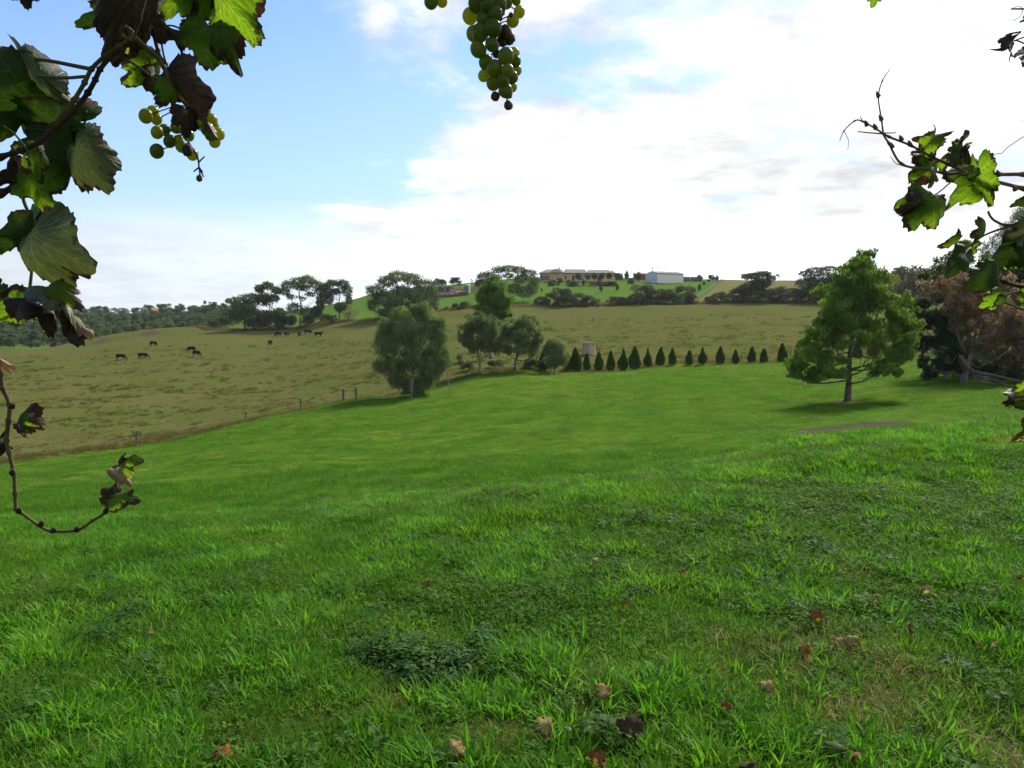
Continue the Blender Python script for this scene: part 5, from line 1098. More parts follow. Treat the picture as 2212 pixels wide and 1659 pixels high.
# leaves: material, joint (px, py, d), tip (px, py, d), options
LV = [
 (V_P, (88, 166, 1.03), (-6, 62, 1.05), dict(roll=.5, width=.28, kx=.8, ky=.3, seed=31)),
 (V_D, (62, 204, 1.05), (-24, 330, 1.08), dict(roll=.3, width=.75, kx=.5, ky=.4, seed=32)),
 (V_D, (128, 268, 1.05), (-30, 250, 1.06), dict(roll=.3, width=.5, kx=.4, ky=.5, seed=33)),
 (V_D, (118, 272, 1.06), (194, 276, 1.05), dict(roll=.5, width=.6, kx=.9, ky=.7, seed=34, curl=.35)),
 (V_D, (120, 290, 1.07), (10, 320, 1.06), dict(roll=-.2, width=.6, kx=.4, ky=.3, seed=35)),
 (V_P, (163, 318, 1.04), (252, 434, 1.04), dict(roll=-.35, width=.66, kx=.6, ky=.4, seed=36, lob=.7, notch=.3)),
 (V_D, (158, 322, 1.05), (120, 420, 1.06), dict(roll=.4, width=.85, kx=.5, ky=.4, seed=37)),
 (V_M, (64, 330, .99), (98, 400, 1.0), dict(roll=.3, width=.75, kx=.7, ky=.3, seed=38, holes=4)),
 (V_G, (78, 372, 1.03), (96, 460, 1.03), dict(roll=-.25, width=1.0, kx=.4, ky=.4, seed=39)),
 (V_B, (50, 372, 1.04), (0, 352, 1.04), dict(roll=.4, width=1.0, kx=1.2, ky=.8, seed=40, crumple=.1, holes=3)),
 (V_B, (30, 388, 1.04), (-14, 398, 1.04), dict(roll=.6, width=.9, kx=1.4, ky=.8, seed=41, crumple=.1)),
 (V_B, (286, -12, 1.02), (226, 142, 1.0), dict(roll=-.15, width=.58, kx=.9, ky=.4, seed=42, notch=.6)),
 (V_D, (262, 40, 1.04), (152, 58, 1.05), dict(roll=.35, width=.62, kx=.6, ky=.3, seed=43)),
 (V_M, (262, 78, 1.07), (322, 128, 1.08), dict(roll=.1, width=.9, kx=.6, ky=.4, seed=44, holes=2)),
 (V_B, (255, 118, 1.06), (214, 130, 1.06), dict(roll=.2, width=1.0, kx=.8, ky=.5, seed=45)),
 (V_M, (326, 141, 1.06), (272, 196, 1.05), dict(roll=.5, width=.95, kx=1.1, ky=.5, seed=46, crumple=.08)),
 (V_B, (330, 142, 1.06), (318, 192, 1.05), dict(roll=.7, width=.6, kx=1.1, ky=.5, seed=47)),
 (V_B, (352, 40, 1.05), (398, 120, 1.05), dict(roll=.9, width=.55, kx=1.5, ky=.6, seed=48, crumple=.1)),
 (V_G, (404, -26, 1.06), (346, 48, 1.06), dict(roll=.2, width=.85, kx=.5, ky=.3, seed=49)),
 (V_G, (452, 60, 1.05), (444, 156, 1.04), dict(roll=.05, width=1.02, kx=.45, ky=.35, seed=50, notch=.4)),
 (V_M, (470, 66, 1.06), (532, 150, 1.05), dict(roll=.6, width=.6, kx=1.1, ky=.5, seed=51)),
 (V_G, (474, -14, 1.07), (556, 92, 1.06), dict(roll=-.15, width=.8, kx=.5, ky=.3, seed=52)),
 (V_M, (448, -50, 1.08), (432, 52, 1.07), dict(roll=.2, width=.8, kx=.7, ky=.4, seed=53)),
 (V_B, (372, 186, 1.0), (486, 318, .99), dict(roll=-.75, width=.46, kx=1.1, ky=.35, seed=54, crumple=.06, notch=.3)),
 (V_M, (370, 186, .995), (338, 232, .98), dict(roll=.2, width=1.0, kx=.8, ky=.9, seed=55)),
 (V_B, (400, 240, .985), (405, 300, .98), dict(roll=.2, width=.8, kx=1.0, ky=.7, seed=56)),
 (V_B, (50, -30, 1.06), (62, 22, 1.06), dict(roll=.3, width=1.0, kx=.9, ky=.4, seed=57)),
 (V_B, (330, -20, 1.08), (318, 56, 1.08), dict(roll=.8, width=.7, kx=1.1, ky=.5, seed=58, crumple=.1)),
 (V_B, (300, -8, 1.07), (318, 20, 1.07), dict(roll=.4, width=.8, kx=1.0, ky=.6, seed=59)),
 (V_P, (69, 506, 1.04), (186, 582, 1.0), dict(roll=-.25, width=.76, kx=.5, ky=.35, seed=60, notch=.5)),
 (V_D, (64, 506, 1.05), (-12, 560, 1.06), dict(roll=.8, width=.75, kx=1.1, ky=.5, seed=61)),
 (V_M, (108, 618, 1.0), (186, 672, 1.0), dict(roll=.2, width=.6, kx=.9, ky=.5, seed=62, crumple=.08)),
 (V_B, (66, 640, 1.03), (122, 728, 1.02), dict(roll=.5, width=.72, kx=1.3, ky=.6, seed=63, crumple=.1)),
 (V_P, (112, 628, 1.01), (180, 700, .99), dict(roll=.9, width=.55, kx=1.2, ky=.5, seed=64)),
 (V_B, (150, 660, 1.01), (194, 744, 1.0), dict(roll=1.0, width=.5, kx=1.9, ky=.3, seed=65, crumple=.08)),
 (V_T, (172, 690, 1.01), (198, 742, 1.0), dict(roll=.6, width=.45, kx=2.0, ky=.4, seed=66, crumple=.1)),
 (V_D, (-26, 634, 1.05), (29, 620, 1.05), dict(roll=.2, width=1.0, kx=.8, ky=.5, seed=67)),
 (V_M, (40, 664, 1.05), (-34, 700, 1.05), dict(roll=.2, width=.9, kx=.6, ky=.5, seed=68)),
 (V_T, (-16, 782, 1.05), (38, 796, 1.05), dict(roll=.9, width=.6, kx=1.5, ky=.7, seed=69, crumple=.1)),
 (V_B, (40, 898, 1.05), (104, 922, 1.04), dict(roll=.3, width=.75, kx=1.0, ky=1.2, seed=70, crumple=.1, holes=3)),
 (V_M, (42, 905, 1.04), (92, 930, 1.03), dict(roll=-.4, width=.6, kx=.9, ky=.7, seed=71, crumple=.06)),
 (V_B, (4, 950, 1.05), (4, 990, 1.05), dict(roll=.5, width=.9, kx=1.4, ky=.6, seed=72, crumple=.1)),
 (V_G, (254, 1006, 1.05), (312, 990, 1.04), dict(roll=.9, width=.75, kx=1.2, ky=.6, seed=73, crumple=.07)),
 (V_B, (262, 1004, 1.055), (268, 974, 1.055), dict(roll=.6, width=.8, kx=1.2, ky=.6, seed=74, crumple=.1)),
 (V_T, (256, 1020, 1.04), (286, 1052, 1.04), dict(roll=.15, width=.7, kx=.8, ky=.5, seed=75, crumple=.07)),
 (V_B, (247, 1074, 1.05), (210, 1088, 1.05), dict(roll=.1, width=1.1, kx=.6, ky=.5, seed=76)),
 (V_M, (247, 1074, 1.04), (302, 1080, 1.03), dict(roll=.4, width=.75, kx=.8, ky=.4, seed=77)),
]
for mat, a, t_, kw in LV:
    kw = dict(kw, width=kw['width'] * .87); vine_leaf(lv, mat, P(*a), P(*t_), **kw)

# grapes
def grapemat(name, c1, c2, sss=1.0, rough=.22, bloom=.25):
    m, n, b = principled(name, None, rough, .45)
    oi = n.new('ShaderNodeObjectInfo').outputs['Random']
    co = n.new('ShaderNodeTexCoord').outputs['Object']
    c_ = n.mix(oi, c1, c2); sp = n.noise(co, 9, 3, .6)
    c_ = n.mix(n.step(sp, .70, .74, 0, .5), c_, (.09, .05, .015))
    c_ = n.mix(n.step(n.noise(co, 2.2, 3), .4, .75, 0, bloom), c_, (.30, .34, .27))
    n.put(b.inputs['Base Color'], c_)
    if sss:
        tr = n.new('ShaderNodeBsdfTranslucent'); n.put(tr.inputs[0], n.mix(1.0, c_, (1.7, 1.6, .6), 'MULTIPLY')); mx = n.new('ShaderNodeMixShader'); mx.inputs[0].default_value = .55
        out = [q for q in m.node_tree.nodes if q.type == 'OUTPUT_MATERIAL'][0]; n.l.new(b.outputs[0], mx.inputs[1]); n.l.new(tr.outputs[0], mx.inputs[2]); n.l.new(mx.outputs[0], out.inputs[0])
    return m
G_G = grapemat('green_grape_skin', (.12, .17, .030), (.17, .21, .040)); G_Y = grapemat('yellow_grape_skin', (.24, .29, .045), (.31, .33, .055), bloom=.12)
G_B = grapemat('shrivelled_grape_skin', (.035, .016, .018), (.07, .035, .022), 0.0, .6, .1)
def sphere(seg=20, rg_=12, wr=0.0, seed=0):
    r = np.random.default_rng(seed); V = [(0, 0, 1.0)]; Fq = []; Tq = []
    for i in range(1, rg_):
        for k_ in range(seg):
            p_, t_ = math.pi * i / rg_, 2 * math.pi * k_ / seg; V.append((math.sin(p_) * math.cos(t_), math.sin(p_) * math.sin(t_), math.cos(p_)))
    V.append((0, 0, -1.0)); V = np.array(V)
    if wr: V = V * (1 + wr * np.sin(V[:, :1] * 7 + 1) * np.sin(V[:, 1:2] * 8 + 2) + wr * r.uniform(-.5, .5, (len(V), 1)))
    V = V * np.array([.97, .97, 1.06])
    for k_ in range(seg): Tq.append((0, 1 + k_, 1 + (k_ + 1) % seg)); Tq.append((len(V) - 1, 1 + (rg_ - 2) * seg + (k_ + 1) % seg, 1 + (rg_ - 2) * seg + k_))
    for i in range(rg_ - 2):
        for k_ in range(seg): a = 1 + i * seg; Fq.append((a + k_, a + seg + k_, a + seg + (k_ + 1) % seg, a + (k_ + 1) % seg))
    me = mesh_np('grape', V, np.array(Fq), np.array(Tq)); me.polygons.foreach_set('use_smooth', np.ones(len(me.polygons), bool)); return me
GM = {}
for k_, mt in (('g', G_G), ('y', G_Y)): GM[k_] = sphere(); GM[k_].materials.append(mt)
GM['b'] = sphere(wr=.10, seed=4); GM['b'].materials.append(G_B)
def bunch(label, top, grapes, stem, group='grape bunches on the vine'):
    root = empty('grape_bunch', P(*top), label, 'grapes', group); org = np.array(root.location)
    for px, py, d, r_, kd in grapes:
        p = P(px, py, d); o = link('grape', GM[kd], None, root); o.location = p - org; rr = r_ * d / F; o.scale = (rr, rr, rr); o.rotation_euler = (random.uniform(-.4, .4), random.uniform(-.4, .4), random.uniform(0, 6))
        # short stalk from the grape to the stem axis
        ax_ = min((P(*s_) for s_ in stem), key=lambda s_: np.linalg.norm(s_ - p) + .6 * abs(s_[2] - p[2] - .012)); 
        mb = MB(); mb.tube([p - org, (p * .5 + ax_ * .5) + np.array([0, 0, .003]) - org, ax_ - org], [.0009, .0008, .0009], 5); mb.build('stalk', M['petiole'], root)
    mb = MB(); s = spline([P(*s_) - org for s_ in stem], 4); mb.tube(s, list(np.linspace(.0022, .001, len(s))), 7); mb.build('stem', M['cane'], root, True)
    return root
c3 = lambda x: 864 + x * .1562
cb = []
for cx_, cy_, r_, kd, dd in ((960, -160, 110, 'g', 0), (1100, -170, 115, 'g', -.012), (1260, -180, 120, 'g', -.016), (1400, -160, 110, 'g', 0), (1180, -320, 115, 'g', -.01), (1330, -310, 115, 'g', -.005), (1520, -110, 90, 'g', .006), (1180, -60, 115, 'g', .01), (1340, -60, 110, 'g', .012),
    (1060, 60, 120, 'g', -.004), (1215, 60, 125, 'g', -.014), (1370, 60, 115, 'g', -.010), (970, 220, 112, 'y', .012), (1470, 30, 90, 'g', .004), (1610, 15, 62, 'g', .01), (1650, 165, 82, 'y', .012), (1560, 285, 92, 'y', .010), (1170, 255, 120, 'g', -.006), (1320, 190, 110, 'g', -.016), (1390, 150, 70, 'b', -.008),
    (1020, 465, 108, 'g', .008), (1110, 450, 125, 'g', -.006), (1290, 385, 125, 'g', -.018), (1460, 440, 88, 'b', -.006), (1505, 520, 92, 'b', .004), (1420, 560, 80, 'b', .004), (1085, 680, 118, 'g', -.002), (1275, 615, 100, 'g', -.014), (1190, 860, 104, 'g', .004), (1330, 740, 60, 'b', .012), (1465, 775, 116, 'g', -.012), (1570, 745, 90, 'y', .010), (1595, 850, 82, 'g', .008),
    (1310, 950, 118, 'g', -.006), (1490, 975, 92, 'g', -.016), (1160, 1045, 84, 'y', .010), (1615, 975, 72, 'y', .014), (1290, 1150, 100, 'g', .002), (1430, 1110, 84, 'g', -.014), (1550, 1065, 88, 'g', .004), (1555, 1205, 68, 'y', .010), (1460, 1250, 104, 'g', -.006), (1320, 1330, 64, 'b', .0), (1500, 1300, 60, 'b', .012), (1500, 1455, 62, 'b', .002), (1535, 205, 34, 'b', -.01)):
    cb.append((c3(cx_), cy_ * .1562, 1.0 + dd, r_ * .1562, kd))
bunch('long bunch of green grapes hanging at the top centre against white cloud', (1060, -140, 1.0), cb, [(1062, -140, 1.0), (1056, -60, 1.002), (1062, 0, 1.002), (1068, 60, 1.002), (1075, 110, 1.002), (1085, 160, 1.002), (1092, 200, 1.0), (1096, 220, 1.0)])
bunch('two green grapes of a bunch just showing at the top edge left of centre', (936, -120, 1.0), [(c3(430), 4, 1.0, 15.5, 'g'), (c3(580), 3, 1.005, 12.5, 'y'), (c3(500), -22, .995, 15, 'g'), (c3(600), -26, 1.0, 15, 'g'), (c3(400), -30, 1.0, 15, 'y'), (c3(520), -52, 1.0, 15, 'g')], [(c3(500), -120, 1.0), (c3(500), -60, 1.0), (c3(505), -20, 1.002)])
s3 = lambda a: a / 3.491
lb_ = []
for cx_, cy_, r_, kd, dd in ((1515, 735, 46, 'y', .01), (1532, 775, 54, 'g', -.004), (1545, 828, 46, 'y', .008), (1592, 905, 50, 'y', .006), (1565, 975, 52, 'g', -.006), (1592, 1015, 48, 'g', -.010), (1650, 1010, 46, 'y', .006), (1610, 950, 44, 'y', .012), (1100, 875, 54, 'y', 0), (1150, 845, 48, 'y', .010), (1182, 900, 42, 'y', .012), (1185, 998, 48, 'y', .0), (1280, 1065, 48, 'g', .004), (1183, 1140, 54, 'g', -.004), (1368, 1105, 46, 'y', .004), (1452, 1165, 46, 'y', .008), (1412, 1135, 42, 'b', -.008), (1620, 1070, 44, 'y', .012), (1500, 925, 44, 'y', .008), (1340, 1060, 40, 'y', .014), (1503, 1345, 24, 'b', 0), (1240, 980, 44, 'g', .014), (1420, 1020, 46, 'g', .016), (1330, 960, 46, 'g', .018)):
    lb_.append((s3(cx_), s3(cy_), 1.04 + dd, s3(r_), kd))
bunch('loose bunch of yellow-green grapes behind a dead leaf at the left', (381, 184, 1.04), lb_, [(381, 184, 1.04), (400, 194, 1.04), (412, 206, 1.04), (424, 224, 1.04), (429, 249, 1.042), (420, 275, 1.045), (400, 290, 1.046), (410, 312, 1.044), (426, 338, 1.04), (430, 361, 1.04), (432, 378, 1.04)])
tb = empty('grape_stalk', P(430, 361, 1.04), 'bare withered stalk end below the loose grape bunch', 'stalk')
mb = MB(); o0 = np.array(tb.location)
for e in ((421, 368), (418, 371), (438, 372), (440, 382), (442, 338)): mb.tube([P(430, 350, 1.04) - o0 if e[1] < 360 else np.zeros(3), P(*e, 1.04) - o0], [.0012, .0009], 5)
mb.build('twig', M['canedark'], tb)

# ------------------------------------------------------------------ the vine at the right
DR = 1.25
rv = empty('grapevine', P(2330, 380, DR), 'thin purple-brown vine shoots with ragged green leaves at the right', 'grapevine')
q4 = lambda pts: [(1785.6 + p[0] * .31247, p[1] * .31247) for p in pts]
q5 = lambda pts: [(1641.6 + p[0] * .2777, 489.6 + p[1] * .2777) for p in pts]
M['canepurple'] = mottled('purple_brown_cane', (.13, .075, .070), (.22, .135, .12), 40, bstr=.3, bdist=.001)
for pts, r0, r1, kn, mt in ((q4([(1750, 1215), (1364, 1205), (1190, 1205), (1070, 1190), (940, 1195), (820, 1200), (700, 1170), (520, 1135), (430, 990), (395, 930), (380, 830), (358, 670), (385, 560), (435, 480)]), .0032, .0007, 1, 'canepurple'),
    (q4([(1750, 1420), (1364, 1305), (1130, 1245), (1000, 1205), (840, 1135), (720, 1080), (580, 1005), (430, 945), (340, 890), (250, 840), (195, 835), (120, 905), (90, 975)]), .0032, .0006, 1, 'canepurple'),
    (q4([(390, 925), (300, 918), (215, 910)]), .0012, .0008, 0, 'canepurple'), (q4([(390, 920), (480, 918)]), .001, .0007, 0, 'canepurple'), (q4([(250, 840), (232, 805)]), .0009, .0005, 0, 'canepurple'),
    (q4([(120, 905), (152, 975), (145, 1040)]), .0006, .0003, 0, 'petiole'), (q4([(1060, 1155), (1110, 1100), (1170, 1065), (1210, 1060), (1250, 1020), (1364, 945), (1500, 880)]), .0006, .0006, 0, 'petiole'),
    (q4([(980, 1195), (900, 1225), (800, 1310), (715, 1372)]), .0012, .001, 0, 'petiole'), (q4([(1060, 1165), (1000, 1120), (935, 1070)]), .002, .0016, 0, 'canepurple'), (q4([(680, 1110), (668, 1050), (685, 1010)]), .001, .001, 0, 'petiole'), (q4([(440, 1080), (480, 1130), (520, 1140)]), .0005, .0008, 0, 'petiole'),
    (q4([(1115, 1460), (1135, 1500), (1170, 1530), (1240, 1555), (1364, 1545), (1600, 1530)]), .0018, .0025, 0, 'canepurple'), (q4([(980, 1290), (1080, 1250), (1180, 1225)]), .001, .001, 0, 'petiole'),
    (q4([(1600, 70), (1364, 62), (1275, 62)]), .0018, .0012, 0, 'canepurple'), (q4([(1290, 55), (1330, 42), (1355, 70), (1340, 110), (1290, 145)]), .0005, .0005, 0, 'petiole'), (q4([(1600, 420), (1364, 300), (1300, 280), (1250, 285)]), .0014, .001, 0, 'canepurple'), (q4([(1600, 180), (1364, 258), (1300, 280)]), .0014, .001, 0, 'canepurple'),
    (q5([(1790, 370), (1900, 430), (2053, 470), (2350, 520)]), .0022, .003, 1, 'canedark'), (q5([(1850, 560), (1950, 520), (2053, 500), (2300, 470)]), .0014, .002, 0, 'petiole'), (q5([(1880, 580), (1960, 610), (2040, 640), (2300, 690)]), .0014, .002, 0, 'petiole'), (q5([(1545, 125), (1600, 160), (1602, 215)]), .001, .001, 0, 'canepurple'), (q5([(1602, 210), (1650, 150), (1760, 60), (2053, -40)]), .001, .002, 0, 'canepurple'),
    (q5([(1900, 1300), (1990, 1310), (2053, 1290), (2300, 1250)]), .002, .0025, 0, 'canedark')):
    cane(rv, pts, DR, r0, r1, mt, knots=kn)
for c4_ in ((580, 1005), (520, 970), (820, 1200), (1190, 1210), (340, 890), (280, 868), (455, 1020), (360, 668), (380, 828), (1305, 1315), (735, 1085)):
    px, py = q4([c4_])[0]; o_ = P(px, py, DR - .004) - np.array(rv.location); mb = MB(); mb.tube([o_, o_ + (-.003, -.002, .004), o_ + (-.005, -.003, .007)], [.004, .003, .001], 6); mb.build('bud', M['canepurple'], rv, True)
RV = [(V_G, q4([(690, 1000)])[0], q4([(885, 885)])[0], dict(roll=.95, width=.75, kx=.9, ky=.5, seed=101)), (V_M, q4([(730, 960)])[0], q4([(612, 990)])[0], dict(roll=.9, width=.6, kx=1.0, ky=.5, seed=102)),
 (V_B, q4([(935, 1062)])[0], q4([(985, 945)])[0], dict(roll=.9, width=.5, kx=1.3, ky=.6, seed=103)), (V_D, q4([(935, 1050)])[0], q4([(850, 1115)])[0], dict(roll=.9, width=.6, kx=1.0, ky=.4, seed=104)), (V_M, q4([(960, 960)])[0], q4([(860, 985)])[0], dict(roll=1.0, width=.4, kx=1.0, ky=.7, seed=105)),
 (V_M, q4([(775, 1140)])[0], q4([(850, 1035)])[0], dict(roll=.7, width=.65, kx=1.0, ky=.4, seed=106)), (V_M, q4([(730, 1110)])[0], q4([(600, 1245)])[0], dict(roll=.4, width=.75, kx=.8, ky=.4, seed=107)), (V_M, q4([(690, 1130)])[0], q4([(590, 1180)])[0], dict(roll=.6, width=.7, kx=1.0, ky=.4, seed=108)), (V_P, q4([(745, 1190)])[0], q4([(735, 1300)])[0], dict(roll=.8, width=.55, kx=1.0, ky=.5, seed=109)),
 (V_G, q4([(712, 1374)])[0], q4([(545, 1595)])[0], dict(roll=.15, width=.85, kx=.4, ky=.3, seed=110)), (V_B, q4([(640, 1390)])[0], q4([(485, 1470)])[0], dict(roll=.4, width=.7, kx=.9, ky=.5, seed=111, crumple=.08)), (V_M, q4([(712, 1400)])[0], q4([(765, 1530)])[0], dict(roll=.4, width=.5, kx=.9, ky=.5, seed=112)),
 (V_G, q4([(1050, 1185)])[0], q4([(878, 1432)])[0], dict(roll=.55, width=.72, kx=1.0, ky=.3, seed=113, lob=1.2)), (V_G, q4([(1050, 1190)])[0], q4([(1122, 1470)])[0], dict(roll=-.5, width=.6, kx=1.1, ky=.3, seed=114)), (V_M, q4([(1000, 1190)])[0], q4([(1075, 1150)])[0], dict(roll=.6, width=.8, kx=1.0, ky=.5, seed=115)),
 (V_G, q4([(345, -60)])[0], q4([(315, 72)])[0], dict(roll=.2, width=.8, kx=.7, ky=.4, seed=116)), (V_B, q4([(1285, 288)])[0], q4([(1112, 360)])[0], dict(roll=.8, width=.5, kx=1.3, ky=.9, seed=117, crumple=.12, holes=2)), (V_B, q4([(1250, 300)])[0], q4([(1280, 405)])[0], dict(roll=.7, width=.5, kx=1.5, ky=.7, seed=118, crumple=.12)), (V_B, q4([(1420, 110)])[0], q4([(1325, 165)])[0], dict(roll=.5, width=.7, kx=1.2, ky=.6, seed=119, crumple=.1)), (V_B, q4([(1400, 360)])[0], q4([(1350, 480)])[0], dict(roll=.5, width=.5, kx=1.2, ky=.6, seed=120, crumple=.1)), (V_D, q4([(1400, 1365)])[0], q4([(1268, 1460)])[0], dict(roll=.8, width=.6, kx=1.0, ky=.5, seed=121)),
 (V_M, q5([(1545, 100)])[0], q5([(1395, 186)])[0], dict(roll=.9, width=.6, kx=1.0, ky=.4, seed=122)), (V_D, q5([(1600, 212)])[0], q5([(1500, 395)])[0], dict(roll=.5, width=.55, kx=1.0, ky=.4, seed=123)), (V_M, q5([(1605, 150)])[0], q5([(1735, 110)])[0], dict(roll=.4, width=.85, kx=.8, ky=.4, seed=124)), (V_M, q5([(1745, 10)])[0], q5([(1652, 80)])[0], dict(roll=.6, width=.7, kx=1.0, ky=.4, seed=125)),
 (V_D, q5([(1795, 368)])[0], q5([(1575, 500)])[0], dict(roll=.25, width=.75, kx=.5, ky=.3, seed=126, notch=.4)), (V_D, q5([(2070, 110)])[0], q5([(1790, 290)])[0], dict(roll=.45, width=.7, kx=.6, ky=.4, seed=127)), (V_P, q5([(2130, 0)])[0], q5([(1900, 130)])[0], dict(roll=.5, width=.75, kx=.8, ky=.4, seed=128)), (V_G, q5([(2010, 228)])[0], q5([(1900, 345)])[0], dict(roll=.2, width=.9, kx=.6, ky=.4, seed=129)), (V_B, q5([(2080, 80)])[0], q5([(1985, 210)])[0], dict(roll=.4, width=.7, kx=.9, ky=.4, seed=130)), (V_D, q5([(2160, 200)])[0], q5([(1990, 330)])[0], dict(roll=.3, width=.9, kx=.5, ky=.4, seed=131)),
 (V_G, q5([(1850, 555)])[0], q5([(1690, 650)])[0], dict(roll=.35, width=.8, kx=.6, ky=.3, seed=132)), (V_M, q5([(1880, 575)])[0], q5([(1800, 648)])[0], dict(roll=.5, width=.6, kx=.8, ky=.4, seed=133)), (V_G, q5([(2100, 520)])[0], q5([(1985, 545)])[0], dict(roll=.3, width=.9, kx=.7, ky=.4, seed=134)), (V_G, q5([(2100, 570)])[0], q5([(2020, 640)])[0], dict(roll=.6, width=.8, kx=.7, ky=.4, seed=135)),
 (V_M, q5([(2060, 1240)])[0], q5([(1945, 1290)])[0], dict(roll=.5, width=.6, kx=.8, ky=.4, seed=136)), (V_P, q5([(2045, 1310)])[0], q5([(1920, 1435)])[0], dict(roll=.5, width=.6, kx=1.1, ky=.5, seed=137)), (V_B, q5([(1990, 1325)])[0], q5([(1898, 1375)])[0], dict(roll=.5, width=.6, kx=1.2, ky=.5, seed=138)), (V_M, (2250, 920), (2196, 956), dict(roll=.5, width=.8, kx=1.0, ky=.5, seed=139)), (V_D, (2260, 870), (2200, 880), dict(roll=.4, width=.8, kx=1.0, ky=.5, seed=140))]
for mat, a, t_, kw in RV:
    kw = dict(kw, width=kw['width'] * .85)
    dd = DR + random.uniform(-.04, .03); vine_leaf(rv, mat, P(a[0], a[1], dd), P(t_[0], t_[1], dd + random.uniform(-.03, .02)), **kw)

# ------------------------------------------------------------------ pergola carrying the vine, overhead and to the sides
M['beam'] = mottled('brown_stained_timber', (.06, .04, .025), (.10, .065, .04), 12, stretch=(.2, 1, 1))
pg = empty('pergola', (0, .9, 0), 'timber pergola overhead carrying the grapevine', 'pergola')
for x in (-1.55, 1.75):
    mb = MB(); mb.box((x, 0, 1.1), (.09, .09, 2.6)); mb.build('post', M['beam'], pg)
    mb = MB(); mb.box((x, -3.2, 1.1), (.09, .09, 2.6)); mb.build('post', M['beam'], pg)
for y in (0, -3.2):
    mb = MB(); mb.box((.1, y, 2.46), (4.0, .07, .14)); mb.build('beam', M['beam'], pg)
for i in range(7):
    mb = MB(); mb.box((-1.7 + i * .6, -1.6, 2.575), (.045, 3.8, .09)); mb.build('rafter', M['beam'], pg)
cen = np.stack([rng.uniform(-2, 2.2, 2600), rng.uniform(-2.5, 1.05, 2600), rng.normal(2.62, .07, 2600)], 1)
axv = unit(2600) * np.array([1, 1, .35])
cm = leafmesh('vine_canopy', cen, axv, rng.uniform(.08, .14, 2600), rng.uniform(.08, .13, 2600), rng.random(2600), M['gumgreen'])
vc = link('vine_canopy', cm, None); tag(vc, 'leafy vine canopy lying over the pergola rafters', 'vine canopy', None, 'stuff')

# ------------------------------------------------------------------ fallen vine leaves on the lawn
def fallen(px, py, size, mat, label, seed, **kw):
    d_ = 3.0
    for _ in range(12):
        p = P(px, py, d_); e = p[2] - H1(p[0], p[1]) - .07; d_ += e / ((py - HOR) / F) * .8
    p = P(px, py, d_); root = empty('fallen_leaf', p, label, 'leaf', 'fallen vine leaves on the lawn')
    a = random.Random(seed).uniform(0, 6.28); p = p - np.array([0, 0, .012]); root.location = p; t_ = p + np.array([math.cos(a) * .8, math.sin(a) * .8, random.Random(seed + 1).uniform(.1, .5)]) * size * .82
    o = vine_leaf(root, mat, p, t_, seed=seed, name='blade', **kw)
    mb = MB(); mb.tube([(0, 0, 0), (-.02 * math.cos(a), -.02 * math.sin(a), .006), (-.05 * math.cos(a), -.05 * math.sin(a), .002)], [.0016, .0013, .001], 5); mb.build('stalk', M['petiole'], root)
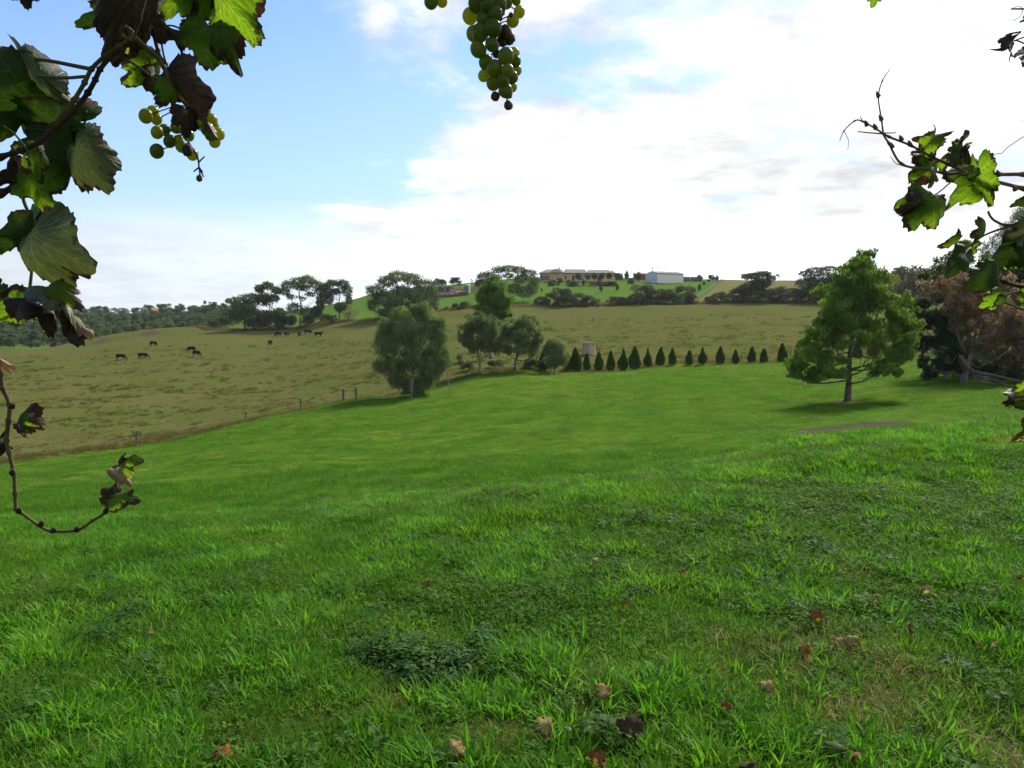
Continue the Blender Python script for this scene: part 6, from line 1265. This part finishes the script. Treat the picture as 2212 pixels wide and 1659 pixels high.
FL = [(1298, 1487, .075, V_F, 'pale tan fallen leaf lying flat in the lower centre of the lawn', dict(roll=.2, kx=.3, ky=.3)), (1282, 1206, .07, V_F, 'small orange-tan leaf upright in the mid lawn', dict(roll=.8, kx=.8, ky=.5)), (1470, 1228, .055, V_R, 'small brown leaf right of the orange-tan one', dict(roll=1, kx=1, ky=.5)), (1352, 1302, .055, V_R, 'small curled dark-red leaf above the centre right', dict(roll=.8, kx=1.2, ky=.7)),
 (1768, 1335, .10, V_R, 'long curled brown-edged leaf right of centre', dict(roll=1.1, kx=1.6, ky=.6)), (1735, 1398, .06, V_R, 'dark red leaf at the edge of the straw patch', dict(roll=.3, kx=.6, ky=.6)), (1812, 1382, .055, V_F, 'cream leaf, left of the touching pair above the straw patch', dict(roll=.3, kx=.7, ky=.4)), (1840, 1382, .075, V_F, 'cream leaf, right of the touching pair above the straw patch', dict(roll=.2, kx=.7, ky=.5)), (1885, 1288, .08, V_R, 'orange-brown leaf slanting down in the right lawn', dict(roll=.9, kx=1.4, ky=.3)),
 (2002, 1276, .075, V_T, 'white and maroon folded leaf upright in the right lawn', dict(roll=.9, kx=1.5, ky=.5)), (1962, 1352, .07, V_R, 'orange-brown folded leaf right of the cream pair', dict(roll=.8, kx=1.2, ky=.5)), (2144, 1388, .06, V_F, 'round pale leaf near the right edge', dict(roll=.2, kx=.5, ky=.3)), (2112, 1388, .05, V_F, 'brownish leaf just left of the round pale leaf', dict(roll=.5, kx=.9, ky=.5)), (1655, 1477, .06, V_F, 'tan leaf standing left of the straw patch', dict(roll=.3, kx=.7, ky=.5)),
 (1567, 1525, .05, V_R, 'small maroon leaf in the lower right lawn', dict(roll=.9, kx=1.2, ky=.5)), (1170, 1565, .08, V_F, 'tan leaf in the bare soil left of the bright tuft', dict(roll=.3, kx=.7, ky=.5)), (1218, 1565, .07, V_P, 'grey-green fallen leaf leaning on the bright tuft', dict(roll=.9, kx=.7, ky=.5)), (1365, 1575, .10, V_B, 'large dark leaf right of the bright tuft', dict(roll=.3, kx=.5, ky=.4)), (1288, 1640, .09, V_R, 'orange-brown folded leaf at the bottom edge', dict(roll=1.0, kx=1.4, ky=.4)), (980, 1615, .08, V_F, 'pinkish-tan leaf on bare soil near the bottom centre', dict(roll=.4, kx=.8, ky=.5)),
 (480, 1620, .07, V_R, 'reddish leaf at the bottom left', dict(roll=.3, kx=.6, ky=.4)), (550, 1330, .05, V_F, 'small orange leaf in the left lawn', dict(roll=.7, kx=.9, ky=.4)), (320, 1362, .045, V_F, 'tiny tan leaf furthest left in the lawn', dict(roll=.7, kx=.9, ky=.4)), (918, 1255, .05, V_R, 'brown leaf tucked in grass left of centre', dict(roll=.5, kx=.9, ky=.4)), (1795, 1610, .09, V_M, 'yellow-green leaf at the bottom right', dict(roll=.4, kx=.8, ky=.4)), (1840, 1625, .06, V_R, 'brown leaf beside the yellow-green one at the bottom right', dict(roll=.4, kx=1, ky=.4)), (2200, 1240, .05, V_R, 'orange leaf at the right edge', dict(roll=.5, kx=.9, ky=.4)), (1610, 1648, .06, V_B, 'dark leaf at the bottom edge right of centre', dict(roll=.6, kx=1.1, ky=.4))]
for i, (px, py, sz, mt, lb, kw) in enumerate(FL): fallen(px, py, sz, mt, lb, 200 + i * 3, **kw)

# ------------------------------------------------------------------ thin air haze
zlo = float(gz.min()) - 1.0
mb = MB(); mb.box((0, 0, (zlo + 50) / 2), (7400, 7400, 50 - zlo)); hz = mb.build('haze', None)
tag(hz, 'thin pale haze in the air over the whole valley', 'haze', None, 'stuff')
hm = bpy.data.materials.new('haze_air'); hm.use_nodes = True; hm.node_tree.nodes.clear(); hn = NT(hm.node_tree)
vol = hn.new('ShaderNodeVolumePrincipled'); vol.inputs['Color'].default_value = (.86, .92, 1, 1); vol.inputs['Density'].default_value = .00006; vol.inputs['Anisotropy'].default_value = .35
ho = hn.new('ShaderNodeOutputMaterial'); hn.l.new(vol.outputs[0], ho.inputs['Volume']); hz.data.materials.append(hm)
